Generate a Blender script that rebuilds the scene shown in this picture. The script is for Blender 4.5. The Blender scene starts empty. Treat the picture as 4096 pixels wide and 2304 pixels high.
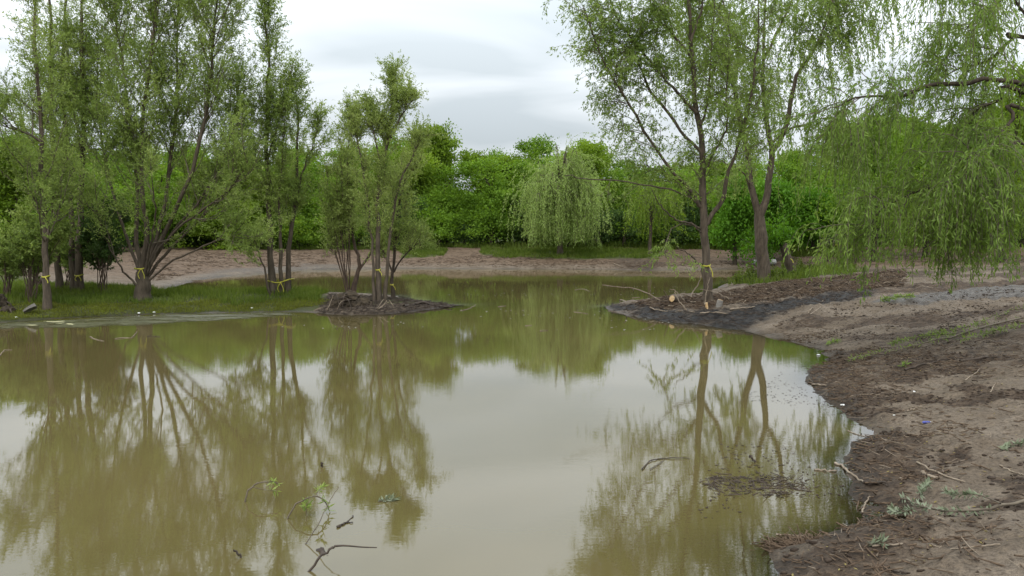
import bpy, math
import numpy as np
from mathutils import Vector

# ------------------------------------------------------------------ camera, sky, sun, exposure
SC = bpy.context.scene
COL = SC.collection
W, HH, F = 1024.0, 576.0, 788.0
CAMZ = 2.3
HORIZON = 230.0
PITCH = math.atan((HH / 2 - HORIZON) / F)
cam_data = bpy.data.cameras.new("camera")
cam_data.sensor_width = 36.0
cam_data.lens = 36.0 * F / W
cam_data.clip_end = 5000.0
cam_data.clip_start = 0.05
cam = bpy.data.objects.new("camera", cam_data)
cam.location = (0, 0, CAMZ)
cam.rotation_euler = (math.pi / 2 - PITCH, 0, 0)
COL.objects.link(cam)
SC.camera = cam

SUN_EL, SUN_AZ = math.radians(52), math.radians(200)   # azimuth measured like the sky node's sun_rotation
world = bpy.data.worlds.new("World")
SC.world = world
world.use_nodes = True


def build_world():
    nt = world.node_tree
    nt.nodes.clear()
    N, L = nt.nodes.new, nt.links.new
    out = N("ShaderNodeOutputWorld")
    bg = N("ShaderNodeBackground")
    bg.inputs["Strength"].default_value = 0.1
    sky = N("ShaderNodeTexSky")
    sky.sky_type = 'NISHITA'
    sky.sun_disc = False
    sky.sun_elevation = SUN_EL
    sky.sun_rotation = SUN_AZ
    tc = N("ShaderNodeTexCoord")
    sep = N("ShaderNodeSeparateXYZ")
    L(tc.outputs["Generated"], sep.inputs[0])
    # cloud deck: the direction projected on a flat layer overhead
    zc = N("ShaderNodeMath"); zc.operation = 'MAXIMUM'; zc.inputs[1].default_value = 0.0
    L(sep.outputs["Z"], zc.inputs[0])
    za = N("ShaderNodeMath"); za.operation = 'ADD'; za.inputs[1].default_value = 0.10
    L(zc.outputs[0], za.inputs[0])
    dx = N("ShaderNodeMath"); dx.operation = 'DIVIDE'
    dy = N("ShaderNodeMath"); dy.operation = 'DIVIDE'
    L(sep.outputs["X"], dx.inputs[0]); L(za.outputs[0], dx.inputs[1])
    L(sep.outputs["Y"], dy.inputs[0]); L(za.outputs[0], dy.inputs[1])
    cmb = N("ShaderNodeCombineXYZ")
    L(dx.outputs[0], cmb.inputs[0]); L(dy.outputs[0], cmb.inputs[1])
    mp = N("ShaderNodeMapping")
    mp.inputs["Scale"].default_value = (0.75, 1.0, 1.0)
    mp.inputs["Location"].default_value = (1.7, 3.3, 0.0)
    L(cmb.outputs[0], mp.inputs["Vector"])
    n1 = N("ShaderNodeTexNoise")
    n1.inputs["Scale"].default_value = 1.0
    n1.inputs["Detail"].default_value = 4.0
    n1.inputs["Roughness"].default_value = 0.45
    n1.inputs["Distortion"].default_value = 0.5
    L(mp.outputs[0], n1.inputs["Vector"])
    cr = N("ShaderNodeValToRGB")
    e = cr.color_ramp.elements
    e[0].position = 0.34; e[0].color = (0.63, 0.695, 0.735, 1)
    e[1].position = 0.60; e[1].color = (0.95, 1.0, 1.04, 1)
    L(n1.outputs["Fac"], cr.inputs["Fac"])
    # an overcast sky brightens towards the zenith
    gr = N("ShaderNodeMath"); gr.operation = 'MULTIPLY_ADD'
    gr.inputs[1].default_value = 33.0; gr.inputs[2].default_value = 5.9
    zm = N("ShaderNodeMath"); zm.operation = 'MINIMUM'; zm.inputs[1].default_value = 0.5
    L(zc.outputs[0], zm.inputs[0]); L(zm.outputs[0], gr.inputs[0])
    mul = N("ShaderNodeVectorMath"); mul.operation = 'SCALE'
    L(cr.outputs["Color"], mul.inputs[0]); L(gr.outputs[0], mul.inputs["Scale"])
    mix = N("ShaderNodeMixRGB"); mix.inputs["Fac"].default_value = 0.93
    L(sky.outputs["Color"], mix.inputs["Color1"])
    L(mul.outputs[0], mix.inputs["Color2"])
    L(mix.outputs[0], bg.inputs["Color"])
    L(bg.outputs[0], out.inputs["Surface"])


build_world()
sun_data = bpy.data.lights.new("sun", 'SUN')
sun_data.energy = 1.3
sun_data.angle = math.radians(35)
sun_data.color = (1.0, 0.96, 0.9)
sun = bpy.data.objects.new("sun", sun_data)
sd = Vector((math.sin(SUN_AZ) * math.cos(SUN_EL), math.cos(SUN_AZ) * math.cos(SUN_EL), math.sin(SUN_EL)))
sun.rotation_euler = sd.to_track_quat('Z', 'Y').to_euler()
sun.location = sd * 100
COL.objects.link(sun)

vs = SC.view_settings
vs.view_transform = 'Standard'
vs.look = 'None'
vs.exposure = 0.0
vs.gamma = 1.0
vs.use_curve_mapping = False
SC.cycles.max_bounces = 6
SC.cycles.diffuse_bounces = 3
SC.cycles.glossy_bounces = 3
SC.cycles.transmission_bounces = 3
SC.cycles.transparent_max_bounces = 8
SC.cycles.caustics_reflective = False
SC.cycles.caustics_refractive = False
SC.cycles.sample_clamp_indirect = 6.0

RNG = np.random.default_rng(11)
# ------------------------------------------------------------------ pixel -> place
cp, sp = math.cos(PITCH), math.sin(PITCH)


def ray(u, v):
    a, b = (u - W / 2) / F, (HH / 2 - v) / F
    return np.array([a, cp + b * sp, -sp + b * cp])


def at_z(u, v, z=0.0):
    d = ray(u, v)
    t = (z - CAMZ) / d[2]
    return np.array([0, 0, CAMZ]) + d * t


def at_y(u, v, y):
    d = ray(u, v)
    return np.array([0, 0, CAMZ]) + d * (y / d[1])


# ------------------------------------------------------------------ noise
def vnoise(x, y, seed=0):
    xi, yi = np.floor(x), np.floor(y)
    xf, yf = x - xi, y - yi
    u, v = xf * xf * (3 - 2 * xf), yf * yf * (3 - 2 * yf)

    def h(a, b):
        s = np.sin(a * 127.1 + b * 311.7 + seed * 74.7) * 43758.5453
        return s - np.floor(s)
    return (h(xi, yi) * (1 - u) + h(xi + 1, yi) * u) * (1 - v) + (h(xi, yi + 1) * (1 - u) + h(xi + 1, yi + 1) * u) * v


def fbm(x, y, o=4, seed=0):
    s, a, t = 0.0, 0.5, 0.0
    for i in range(o):
        s = s + a * vnoise(x, y, seed + i * 13)
        t += a
        a *= 0.5
        x, y = x * 2.03 + 5.2, y * 2.03 + 1.7
    return s / t


def sdist(poly, x, y):
    """signed distance to a closed polygon, negative inside"""
    p = np.asarray(poly, float)
    q = np.roll(p, -1, axis=0)
    if x.size < 3000:
        X, Y = x[:, None], y[:, None]
        ax, ay, ex, ey = p[:, 0], p[:, 1], q[:, 0] - p[:, 0], q[:, 1] - p[:, 1]
        t = np.clip(((X - ax) * ex + (Y - ay) * ey) / (ex * ex + ey * ey + 1e-12), 0, 1)
        d = np.sqrt(((X - ax - ex * t) ** 2 + (Y - ay - ey * t) ** 2).min(1))
        c = ((ay > Y) != (q[:, 1] > Y)) & (X < ex * (Y - ay) / np.where(np.abs(ey) > 1e-12, ey, 1e-12) + ax)
        return np.where(c.sum(1) % 2 == 1, -d, d)
    d2 = np.full(x.shape, 1e18)
    inside = np.zeros(x.shape, bool)
    for (ax, ay), (bx, by) in zip(p[:, :2], q[:, :2]):
        ex, ey = bx - ax, by - ay
        wx, wy = x - ax, y - ay
        t = np.clip((wx * ex + wy * ey) / (ex * ex + ey * ey + 1e-12), 0, 1)
        d2 = np.minimum(d2, (wx - ex * t) ** 2 + (wy - ey * t) ** 2)
        c = ((ay > y) != (by > y)) & (x < ex * (y - ay) / (ey if abs(ey) > 1e-12 else 1e-12) + ax)
        inside ^= c
    d = np.sqrt(d2)
    return np.where(inside, -d, d)


def pxpoly(pts, z=0.0):
    return np.array([at_z(u, v, z)[:2] for u, v in pts])


def gpoly(pts):
    """polygon laid on the ground that the pixels show"""
    return np.array([hit(u, min(max(v, 240), 640))[:2] for u, v in pts])


def sstep(a, b, x):
    t = np.clip((x - a) / (b - a), 0, 1)
    return t * t * (3 - 2 * t)


# ------------------------------------------------------------------ the pond's outline and the lie of the land
far_shore = [(160, 290.5), (180, 285), (208, 278), (249, 274), (299, 270), (350, 269), (415, 268.5), (504, 269),
             (580, 269.5), (640, 270), (695, 269.5), (748, 269), (785, 268.5), (800, 269.5)]
right_shore = [(786, 273), (757, 276), (740, 282), (718, 287), (701, 294), (670, 299), (637, 303), (606, 306.5),
               (612, 311), (625, 315), (663, 321), (701, 325), (741, 330), (783, 340), (812, 347), (829, 357), (814, 364),
               (809, 374), (811, 383), (822, 394), (840, 412), (857, 422), (870, 431), (868, 437), (853, 443),
               (851, 456), (840, 465), (848, 473), (864, 482), (858, 491), (853, 506), (857, 521), (839, 533), (812, 542),
               (778, 553), (781, 575), (770, 620)]
left_shore = [(0, 323), (47, 319.5), (101, 316.5), (171, 313.5), (250, 312.5), (304, 311.5), (325, 314), (352, 315), (385, 314.5),
              (410, 312), (447, 307.5), (464, 305), (436, 303), (412, 299), (398, 296), (368, 294.5), (327, 293.5), (307, 292), (258, 293),
              (204, 292), (175, 292)]
WATER = np.vstack([pxpoly(far_shore), pxpoly(right_shore),
                   np.array([[1.2, 3.9], [0.3, 3.1], [-1.5, 2.6], [-5, 2.2], [-11, 2.6], [-16, 7], [-18, 13], [-16.5, 18.6]]),
                   pxpoly(left_shore)])
CAPS = np.array([  # x, y, cap height, shore slope
    (-12, 24, .38, .16), (-5, 24, .30, .14), (-1.5, 23, .16, .10), (0, 52, 1.3, .18), (-18, 46, 1.35, .13), (-30, 45, 1.2, .12),
    (20, 60, 1.35, .16), (5, 60, 1.4, .17), (6, 8, .85, .17), (9, 14, .95, .13), (4.5, 23.5, .42, .22), (7, 27, .5, .2),
    (10, 34, .75, .16), (13, 26, .85, .13), (18, 35, 1.1, .1), (0, 0, .75, .2), (-20, 16, .5, .15), (25, 20, 1.3, .1), (-14, 34, .6, .08)])


def shore(x, y):
    return sdist(WATER, x, y) + (fbm(x * 1.3, y * 1.3, 3, 5) - .5) * .35 * np.clip(y / 20, .25, 1.2)


def height(x, y, detail=True):
    x = np.atleast_1d(np.asarray(x, float)); y = np.atleast_1d(np.asarray(y, float))
    d = shore(x, y)
    w = np.zeros(x.shape); cap = np.zeros(x.shape); slo = np.zeros(x.shape)
    for cx, cy, c, s in CAPS:
        k = 1.0 / (((x - cx) ** 2 + (y - cy) ** 2) + 2.0) ** 1.5
        w += k; cap += k * c; slo += k * s
    cap /= w; slo /= w
    dp = np.maximum(d, 0)
    h = cap * (1 - np.exp(-dp * slo / cap * 1.25))
    h = np.where(d < 0, np.maximum(d * .22, -.8), h)
    far = sstep(60, 200, np.hypot(x, y))
    h += far * 0.6 * (fbm(x / 60, y / 60, 2, 31) - .3)
    h += (fbm(x * .35, y * .35, 3, 3) - .5) * .22 * sstep(0.3, 4, dp) * (1 - .6 * far)
    if detail:
        right = sstep(-1.0, 1.5, x) * (1 - sstep(36, 44, y))
        lump = sstep(.42, .62, fbm(x * .8, y * 1.3, 3, 77))
        on = sstep(-.15, .25, d)
        h += right * on * ((fbm(x * 2.0, y * 2.6, 3, 41) - .5) * .17 + (fbm(x * 7, y * 8, 3, 43) - .5) * .085 * (.3 + lump))
        spit = sstep(16, 18.5, y) * (1 - sstep(27, 29, y)) * sstep(1.5, 2.5, x)
        h += spit * on * (fbm(x * 4.5, y * 5.5, 4, 47) - .42) * .17 * sstep(0, .8, dp)
        # ruts that run along the slope on the right bank
        s = x * .35 + y
        h += right * on * .05 * np.sin(s * 3.1 + 4 * fbm(x * .5, y * .5, 2, 9)) * sstep(.45, .6, fbm(x * .4, y * .4, 2, 61))
        farb = sstep(29, 34, y) * (1 - sstep(60, 66, y))
        h += farb * on * (fbm(x * .9, y * 2.2, 3, 21) - .5) * .22
    return h


def H(x, y):
    return float(height(x, y)[0])


def hit(u, v):
    """where the view line through a pixel meets the ground or the water"""
    d = ray(u, v)
    t = np.geomspace(2.5, 160.0, 150) / d[1]
    for _ in range(3):
        P = np.array([0, 0, CAMZ]) + d[None] * t[:, None]
        g = P[:, 2] - np.maximum(height(P[:, 0], P[:, 1]), 0.0)
        k = int(np.argmax(g < 0)) if (g < 0).any() else len(t) - 1
        k = max(k, 1)
        t = np.linspace(t[k - 1], t[k], 12)
    return np.array([0, 0, CAMZ]) + d * t[-1]


# ------------------------------------------------------------------ mesh helpers
def mesh_np(name, V, Fq, smooth=False):
    V = np.ascontiguousarray(np.asarray(V, np.float32).reshape(-1, 3))
    Fq = np.ascontiguousarray(np.asarray(Fq, np.int32))
    k = Fq.shape[1]
    m = bpy.data.meshes.new(name)
    m.vertices.add(len(V)); m.vertices.foreach_set("co", V.ravel())
    m.loops.add(Fq.size); m.loops.foreach_set("vertex_index", Fq.ravel())
    m.polygons.add(len(Fq))
    m.polygons.foreach_set("loop_start", np.arange(0, Fq.size, k, dtype=np.int32))
    m.polygons.foreach_set("loop_total", np.full(len(Fq), k, np.int32))
    m.update(calc_edges=True)
    if smooth:
        m.polygons.foreach_set("use_smooth", np.ones(len(Fq), bool))
    return m


def add(name, mesh, mat, parent=None, loc=None):
    o = bpy.data.objects.new(name, mesh)
    COL.objects.link(o)
    if mat is not None and len(mesh.materials) == 0:
        mesh.materials.append(mat)
    if parent is not None:
        o.parent = parent
    if loc is not None:
        o.location = loc
    return o


def tag(o, label=None, cat=None, group=None, kind=None):
    if label: o["label"] = label
    if cat: o["category"] = cat
    if group: o["group"] = group
    if kind: o["kind"] = kind
    return o


def thing(name, label, cat, loc, group=None):
    o = bpy.data.objects.new(name, None)
    o.empty_display_size = .2
    o.location = [float(c) for c in loc]
    COL.objects.link(o)
    return tag(o, label, cat, group)


def unit(a):
    return a / np.maximum(np.linalg.norm(a, axis=-1, keepdims=True), 1e-9)


def grow(S, D, L, n, trop=(0, 0, 1), k=.1, wob=.1, rng=RNG, kgrow=0.0):
    S = np.asarray(S, float); D = unit(np.asarray(D, float)); L = np.asarray(L, float)
    P = np.empty((len(S), n + 1, 3)); P[:, 0] = S
    trop = np.asarray(trop, float)
    for i in range(n):
        D = unit(D + trop * (k + kgrow * i / n) + rng.normal(0, wob, D.shape))
        P[:, i + 1] = P[:, i] + D * (L / n)[:, None]
    return P


def sample(P, idx, t):
    n = P.shape[1] - 1
    f = np.clip(t, 0, .9999) * n
    i = f.astype(int); w = (f - i)[:, None]
    a, b = P[idx, i], P[idx, i + 1]
    return a * (1 - w) + b * w, unit(b - a)


def spawn(P, counts, t0, t1, ang, sd=.2, rng=RNG, tpow=1.0):
    counts = np.broadcast_to(np.asarray(counts), (len(P),)).astype(int)
    idx = np.repeat(np.arange(len(P)), counts)
    t = t0 + (t1 - t0) * rng.random(len(idx)) ** tpow
    S, T = sample(P, idx, t)
    a = rng.normal(ang, sd, len(idx))
    r = unit(np.cross(T, rng.normal(0, 1, T.shape)))
    D = T * np.cos(a)[:, None] + r * np.sin(a)[:, None]
    return S, D, t, idx


def tubes(P, R, k=5, cap=False):
    """P (m,n,3) polylines, R (m,n) radii -> verts, quads"""
    m, n, _ = P.shape
    T = np.empty_like(P)
    T[:, 1:-1] = P[:, 2:] - P[:, :-2]; T[:, 0] = P[:, 1] - P[:, 0]; T[:, -1] = P[:, -1] - P[:, -2]
    T = unit(T)
    ref = np.broadcast_to(np.array([.35, .9, .21]), T.shape)
    X = unit(np.cross(T, ref)); Y = np.cross(T, X)
    a = np.arange(k) / k * 2 * math.pi
    V = P[:, :, None] + R[:, :, None, None] * (X[:, :, None] * np.cos(a)[None, None, :, None] + Y[:, :, None] * np.sin(a)[None, None, :, None])
    base = (np.arange(m) * n * k)[:, None, None]
    ring = (np.arange(n - 1) * k)[None, :, None]
    j = np.arange(k)[None, None, :]; j2 = (j + 1) % k
    Q = np.stack([base + ring + j, base + ring + j2, base + ring + k + j2, base + ring + k + j], -1).reshape(-1, 4)
    return V.reshape(-1, 3), Q


def joinq(parts):
    Vs, Qs, o = [], [], 0
    for V, Q in parts:
        Vs.append(V); Qs.append(np.asarray(Q) + o); o += len(V)
    return np.vstack(Vs), np.vstack(Qs)


def leaves(pos, axis, length, width, rng=RNG, up=None):
    """one folded rhombic leaf for each position"""
    n = len(pos)
    axis = unit(axis)
    r = rng.normal(0, 1, (n, 3))
    if up is not None:
        r = r * .8 + np.asarray(up)
    side = unit(np.cross(axis, r))
    L = (length * rng.uniform(.7, 1.25, n))[:, None]; Wd = (width * rng.uniform(.75, 1.2, n))[:, None]
    mid = pos + axis * L * .45
    V = np.stack([pos, mid + side * Wd * .5, pos + axis * L, mid - side * Wd * .5], 1)
    return V.reshape(-1, 3), np.arange(n * 4).reshape(-1, 4)


def catmull(pts, n):
    p = np.asarray(pts, float)
    if len(p) == 2:
        t = np.linspace(0, 1, n)[:, None]
        return p[0] * (1 - t) + p[1] * t
    q = np.vstack([2 * p[0] - p[1], p, 2 * p[-1] - p[-2]])
    seg = np.linspace(0, len(p) - 1 - 1e-6, n)
    i = seg.astype(int); t = (seg - i)[:, None]
    a, b, c, d = q[i], q[i + 1], q[i + 2], q[i + 3]
    return .5 * (2 * b + (c - a) * t + (2 * a - 5 * b + 4 * c - d) * t ** 2 + (3 * b - a - 3 * c + d) * t ** 3)


# ------------------------------------------------------------------ materials
def newmat(name):
    m = bpy.data.materials.new(name)
    m.use_nodes = True
    nt = m.node_tree
    nt.nodes.clear()
    return m, nt, nt.nodes.new, nt.links.new


def leaf_mat(name, c1, c2, c3, trans=.35, rough=.5, clump=1.0, gain=(1, 1, 1), spec=.14):
    c1, c2, c3 = [tuple(a * g for a, g in zip(c, gain)) for c in (c1, c2, c3)]
    m, nt, N, L = newmat(name)
    out = N("ShaderNodeOutputMaterial")
    geo = N("ShaderNodeNewGeometry")
    ramp = N("ShaderNodeValToRGB")
    e = ramp.color_ramp.elements
    e[0].position = 0; e[0].color = (*c1, 1)
    e[1].position = 1; e[1].color = (*c3, 1)
    x = e.new(.5); x.color = (*c2, 1)
    tc = N("ShaderNodeTexCoord")
    no = N("ShaderNodeTexNoise"); no.inputs["Scale"].default_value = clump; no.inputs["Detail"].default_value = 2
    L(geo.outputs["Position"], no.inputs["Vector"])
    mm = N("ShaderNodeMath"); mm.operation = 'MULTIPLY_ADD'; mm.inputs[1].default_value = 2.8; mm.inputs[2].default_value = -1.12
    L(no.outputs["Fac"], mm.inputs[0])
    av = N("ShaderNodeMath"); av.operation = 'MULTIPLY_ADD'; av.inputs[1].default_value = .5
    L(geo.outputs["Random Per Island"], av.inputs[0])
    hv = N("ShaderNodeMath"); hv.operation = 'MULTIPLY'; hv.inputs[1].default_value = .5
    L(mm.outputs[0], hv.inputs[0]); L(hv.outputs[0], av.inputs[2])
    L(av.outputs[0], ramp.inputs["Fac"])
    pb = N("ShaderNodeBsdfPrincipled")
    pb.inputs["Roughness"].default_value = rough
    pb.inputs["Specular IOR Level"].default_value = spec
    L(ramp.outputs["Color"], pb.inputs["Base Color"])
    tr = N("ShaderNodeBsdfTranslucent")
    hs = N("ShaderNodeHueSaturation"); hs.inputs["Saturation"].default_value = 1.1; hs.inputs["Value"].default_value = 1.25
    hs.inputs["Hue"].default_value = .49
    L(ramp.outputs["Color"], hs.inputs["Color"]); L(hs.outputs[0], tr.inputs["Color"])
    mx = N("ShaderNodeMixShader"); mx.inputs["Fac"].default_value = trans
    L(pb.outputs[0], mx.inputs[1]); L(tr.outputs[0], mx.inputs[2]); L(mx.outputs[0], out.inputs["Surface"])
    return m


def rough_mat(name, c1, c2, scale=8, rough=.85, bump=.3, stretch=(1, 1, 1), spec=.3, bdist=.02):
    m, nt, N, L = newmat(name)
    out = N("ShaderNodeOutputMaterial")
    geo = N("ShaderNodeNewGeometry")
    mp = N("ShaderNodeMapping"); mp.inputs["Scale"].default_value = stretch
    L(geo.outputs["Position"], mp.inputs["Vector"])
    no = N("ShaderNodeTexNoise"); no.inputs["Scale"].default_value = scale; no.inputs["Detail"].default_value = 5
    no.inputs["Roughness"].default_value = .65
    L(mp.outputs[0], no.inputs["Vector"])
    ramp = N("ShaderNodeValToRGB")
    e = ramp.color_ramp.elements
    e[0].position = .3; e[0].color = (*c1, 1); e[1].position = .7; e[1].color = (*c2, 1)
    L(no.outputs["Fac"], ramp.inputs["Fac"])
    pb = N("ShaderNodeBsdfPrincipled")
    pb.inputs["Roughness"].default_value = rough
    pb.inputs["Specular IOR Level"].default_value = spec
    L(ramp.outputs["Color"], pb.inputs["Base Color"])
    if bump:
        bp = N("ShaderNodeBump"); bp.inputs["Strength"].default_value = bump; bp.inputs["Distance"].default_value = bdist
        L(no.outputs["Fac"], bp.inputs["Height"]); L(bp.outputs[0], pb.inputs["Normal"])
    L(pb.outputs[0], out.inputs["Surface"])
    return m


M = {}
M["willow"] = leaf_mat("upright willow leaf", (.075, .120, .036), (.135, .200, .062), (.23, .30, .125), trans=.46, gain=(1.95, 1.75, 1.45))
M["willow_pale"] = leaf_mat("pale willow leaf", (.10, .145, .045), (.175, .235, .075), (.27, .33, .14), trans=.46, gain=(1.70, 1.60, 1.4))
M["weeping"] = leaf_mat("weeping willow leaf", (.085, .125, .028), (.150, .205, .050), (.24, .29, .09), trans=.42, gain=(1.45, 1.5, 1.4))
M["weeping_near"] = leaf_mat("near weeping leaf", (.085, .125, .028), (.150, .205, .050), (.24, .29, .09), trans=.45, gain=(1.32, 1.45, 1.25))
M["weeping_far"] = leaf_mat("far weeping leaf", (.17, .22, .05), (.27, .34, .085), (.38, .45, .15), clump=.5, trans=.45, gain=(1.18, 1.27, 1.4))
M["broad"] = leaf_mat("broad leaf", (.065, .125, .014), (.14, .25, .025), (.25, .38, .055), clump=.45, trans=.42, gain=(1.25, 1.2, 1.5), spec=.06)
M["broad_yellow"] = leaf_mat("yellow broad leaf", (.09, .135, .016), (.185, .26, .03), (.29, .37, .06), clump=.45, trans=.42, gain=(1.05, 1.15, 1.2), spec=.06)
M["maple"] = leaf_mat("young maple leaf", (.055, .125, .012), (.10, .22, .020), (.17, .32, .04), clump=.8, gain=(1.05, 1.08, 1.2), spec=.08)
M["shrub"] = leaf_mat("shrub leaf", (.032, .062, .016), (.065, .115, .028), (.11, .17, .05))
M["grass"] = leaf_mat("grass blade", (.075, .115, .018), (.12, .17, .026), (.19, .22, .06), clump=.9)
M["grass_moss"] = leaf_mat("short yellowing grass", (.10, .11, .022), (.16, .18, .028), (.21, .26, .03), clump=.9)
M["catkin"] = leaf_mat("fallen catkin", (.22, .17, .05), (.30, .24, .08), (.38, .34, .16))
M["silver"] = leaf_mat("silver willow leaf", (.12, .145, .075), (.21, .24, .155), (.34, .37, .28), trans=.15)
M["bark"] = rough_mat("willow bark", (.042, .032, .022), (.135, .105, .075), 14, .9, .8, (1, 1, .22))
M["bark_dark"] = rough_mat("wet bark", (.026, .019, .013), (.085, .064, .045), 14, .9, .8, (1, 1, .22))
M["bark_red"] = rough_mat("reddish stems", (.055, .036, .026), (.135, .095, .070), 14, .9, .5, (1, 1, .3))
M["twig"] = rough_mat("twig bark", (.085, .066, .047), (.18, .15, .11), 10, .85, .2)
M["stick"] = rough_mat("dry stick", (.15, .11, .075), (.33, .27, .20), 9, .8, .3)
M["stick_dark"] = rough_mat("wet stick", (.030, .022, .016), (.085, .062, .045), 9, .6, .3)
M["cutwood"] = rough_mat("fresh cut wood", (.50, .30, .12), (.72, .55, .33), 12, .7, .2)
M["orangewood"] = rough_mat("orange cut wood", (.58, .33, .13), (.70, .55, .34), 9, .7, .2)
M["greywood"] = rough_mat("weathered grey wood", (.13, .115, .10), (.30, .28, .25), 10, .85, .5, (.4, 1, 3))
M["tape"] = rough_mat("yellow tape", (.36, .34, .035), (.46, .43, .05), 6, .4, 0)
M["tape_print"] = rough_mat("black print", (.10, .09, .02), (.14, .13, .03), 6, .5, 0)
M["clod"] = rough_mat("dark clod", (.022, .014, .009), (.065, .045, .031), 11, .9, .6)
M["litter"] = rough_mat("shredded wood litter", (.045, .028, .017), (.16, .11, .07), 22, .85, .4)
M["roots"] = rough_mat("root soil", (.020, .015, .010), (.075, .056, .035), 9, .95, .9)
M["foam"] = rough_mat("white scrap", (.72, .72, .68), (.82, .82, .80), 6, .7, 0)
M["blue"] = rough_mat("blue plastic", (.05, .06, .25), (.09, .11, .40), 5, .35, 0)
M["pipe"] = rough_mat("pale plastic pipe", (.26, .26, .25), (.36, .36, .34), 5, .5, 0)
M["scum"] = rough_mat("algae scum", (.060, .058, .024), (.115, .115, .056), 2.2, .55, .2, (1, 2.5, 1))


def feather(m):
    """break the sheet up so that water shows between the rafts"""
    nt = m.node_tree
    N, L = nt.nodes.new, nt.links.new
    out = next(n for n in nt.nodes if n.type == 'OUTPUT_MATERIAL')
    pb = next(n for n in nt.nodes if n.type == 'BSDF_PRINCIPLED')
    geo = N("ShaderNodeNewGeometry")
    mp = N("ShaderNodeMapping"); mp.inputs["Scale"].default_value = (.7, 2.6, 1)
    L(geo.outputs["Position"], mp.inputs["Vector"])
    no = N("ShaderNodeTexNoise"); no.inputs["Scale"].default_value = 1.3; no.inputs["Detail"].default_value = 6; no.inputs["Roughness"].default_value = .7
    L(mp.outputs[0], no.inputs["Vector"])
    at = N("ShaderNodeAttribute"); at.attribute_name = "edge"
    ad = N("ShaderNodeMath"); ad.operation = 'MULTIPLY_ADD'; ad.inputs[1].default_value = .32
    L(at.outputs["Fac"], ad.inputs[0]); L(no.outputs["Fac"], ad.inputs[2])
    mr = N("ShaderNodeMapRange"); mr.inputs["From Min"].default_value = .70; mr.inputs["From Max"].default_value = .86
    L(ad.outputs[0], mr.inputs["Value"])
    tr = N("ShaderNodeBsdfTransparent")
    mx = N("ShaderNodeMixShader")
    L(mr.outputs["Result"], mx.inputs["Fac"]); L(tr.outputs[0], mx.inputs[1]); L(pb.outputs[0], mx.inputs[2]); L(mx.outputs[0], out.inputs["Surface"])


feather(M["scum"])
M["scum_pale"] = rough_mat("pale dry scum", (.34, .32, .17), (.46, .44, .26), 6, .8, 0)
M["fleck"] = rough_mat("pale flecks", (.45, .46, .42), (.62, .62, .58), 6, .6, 0)


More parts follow.
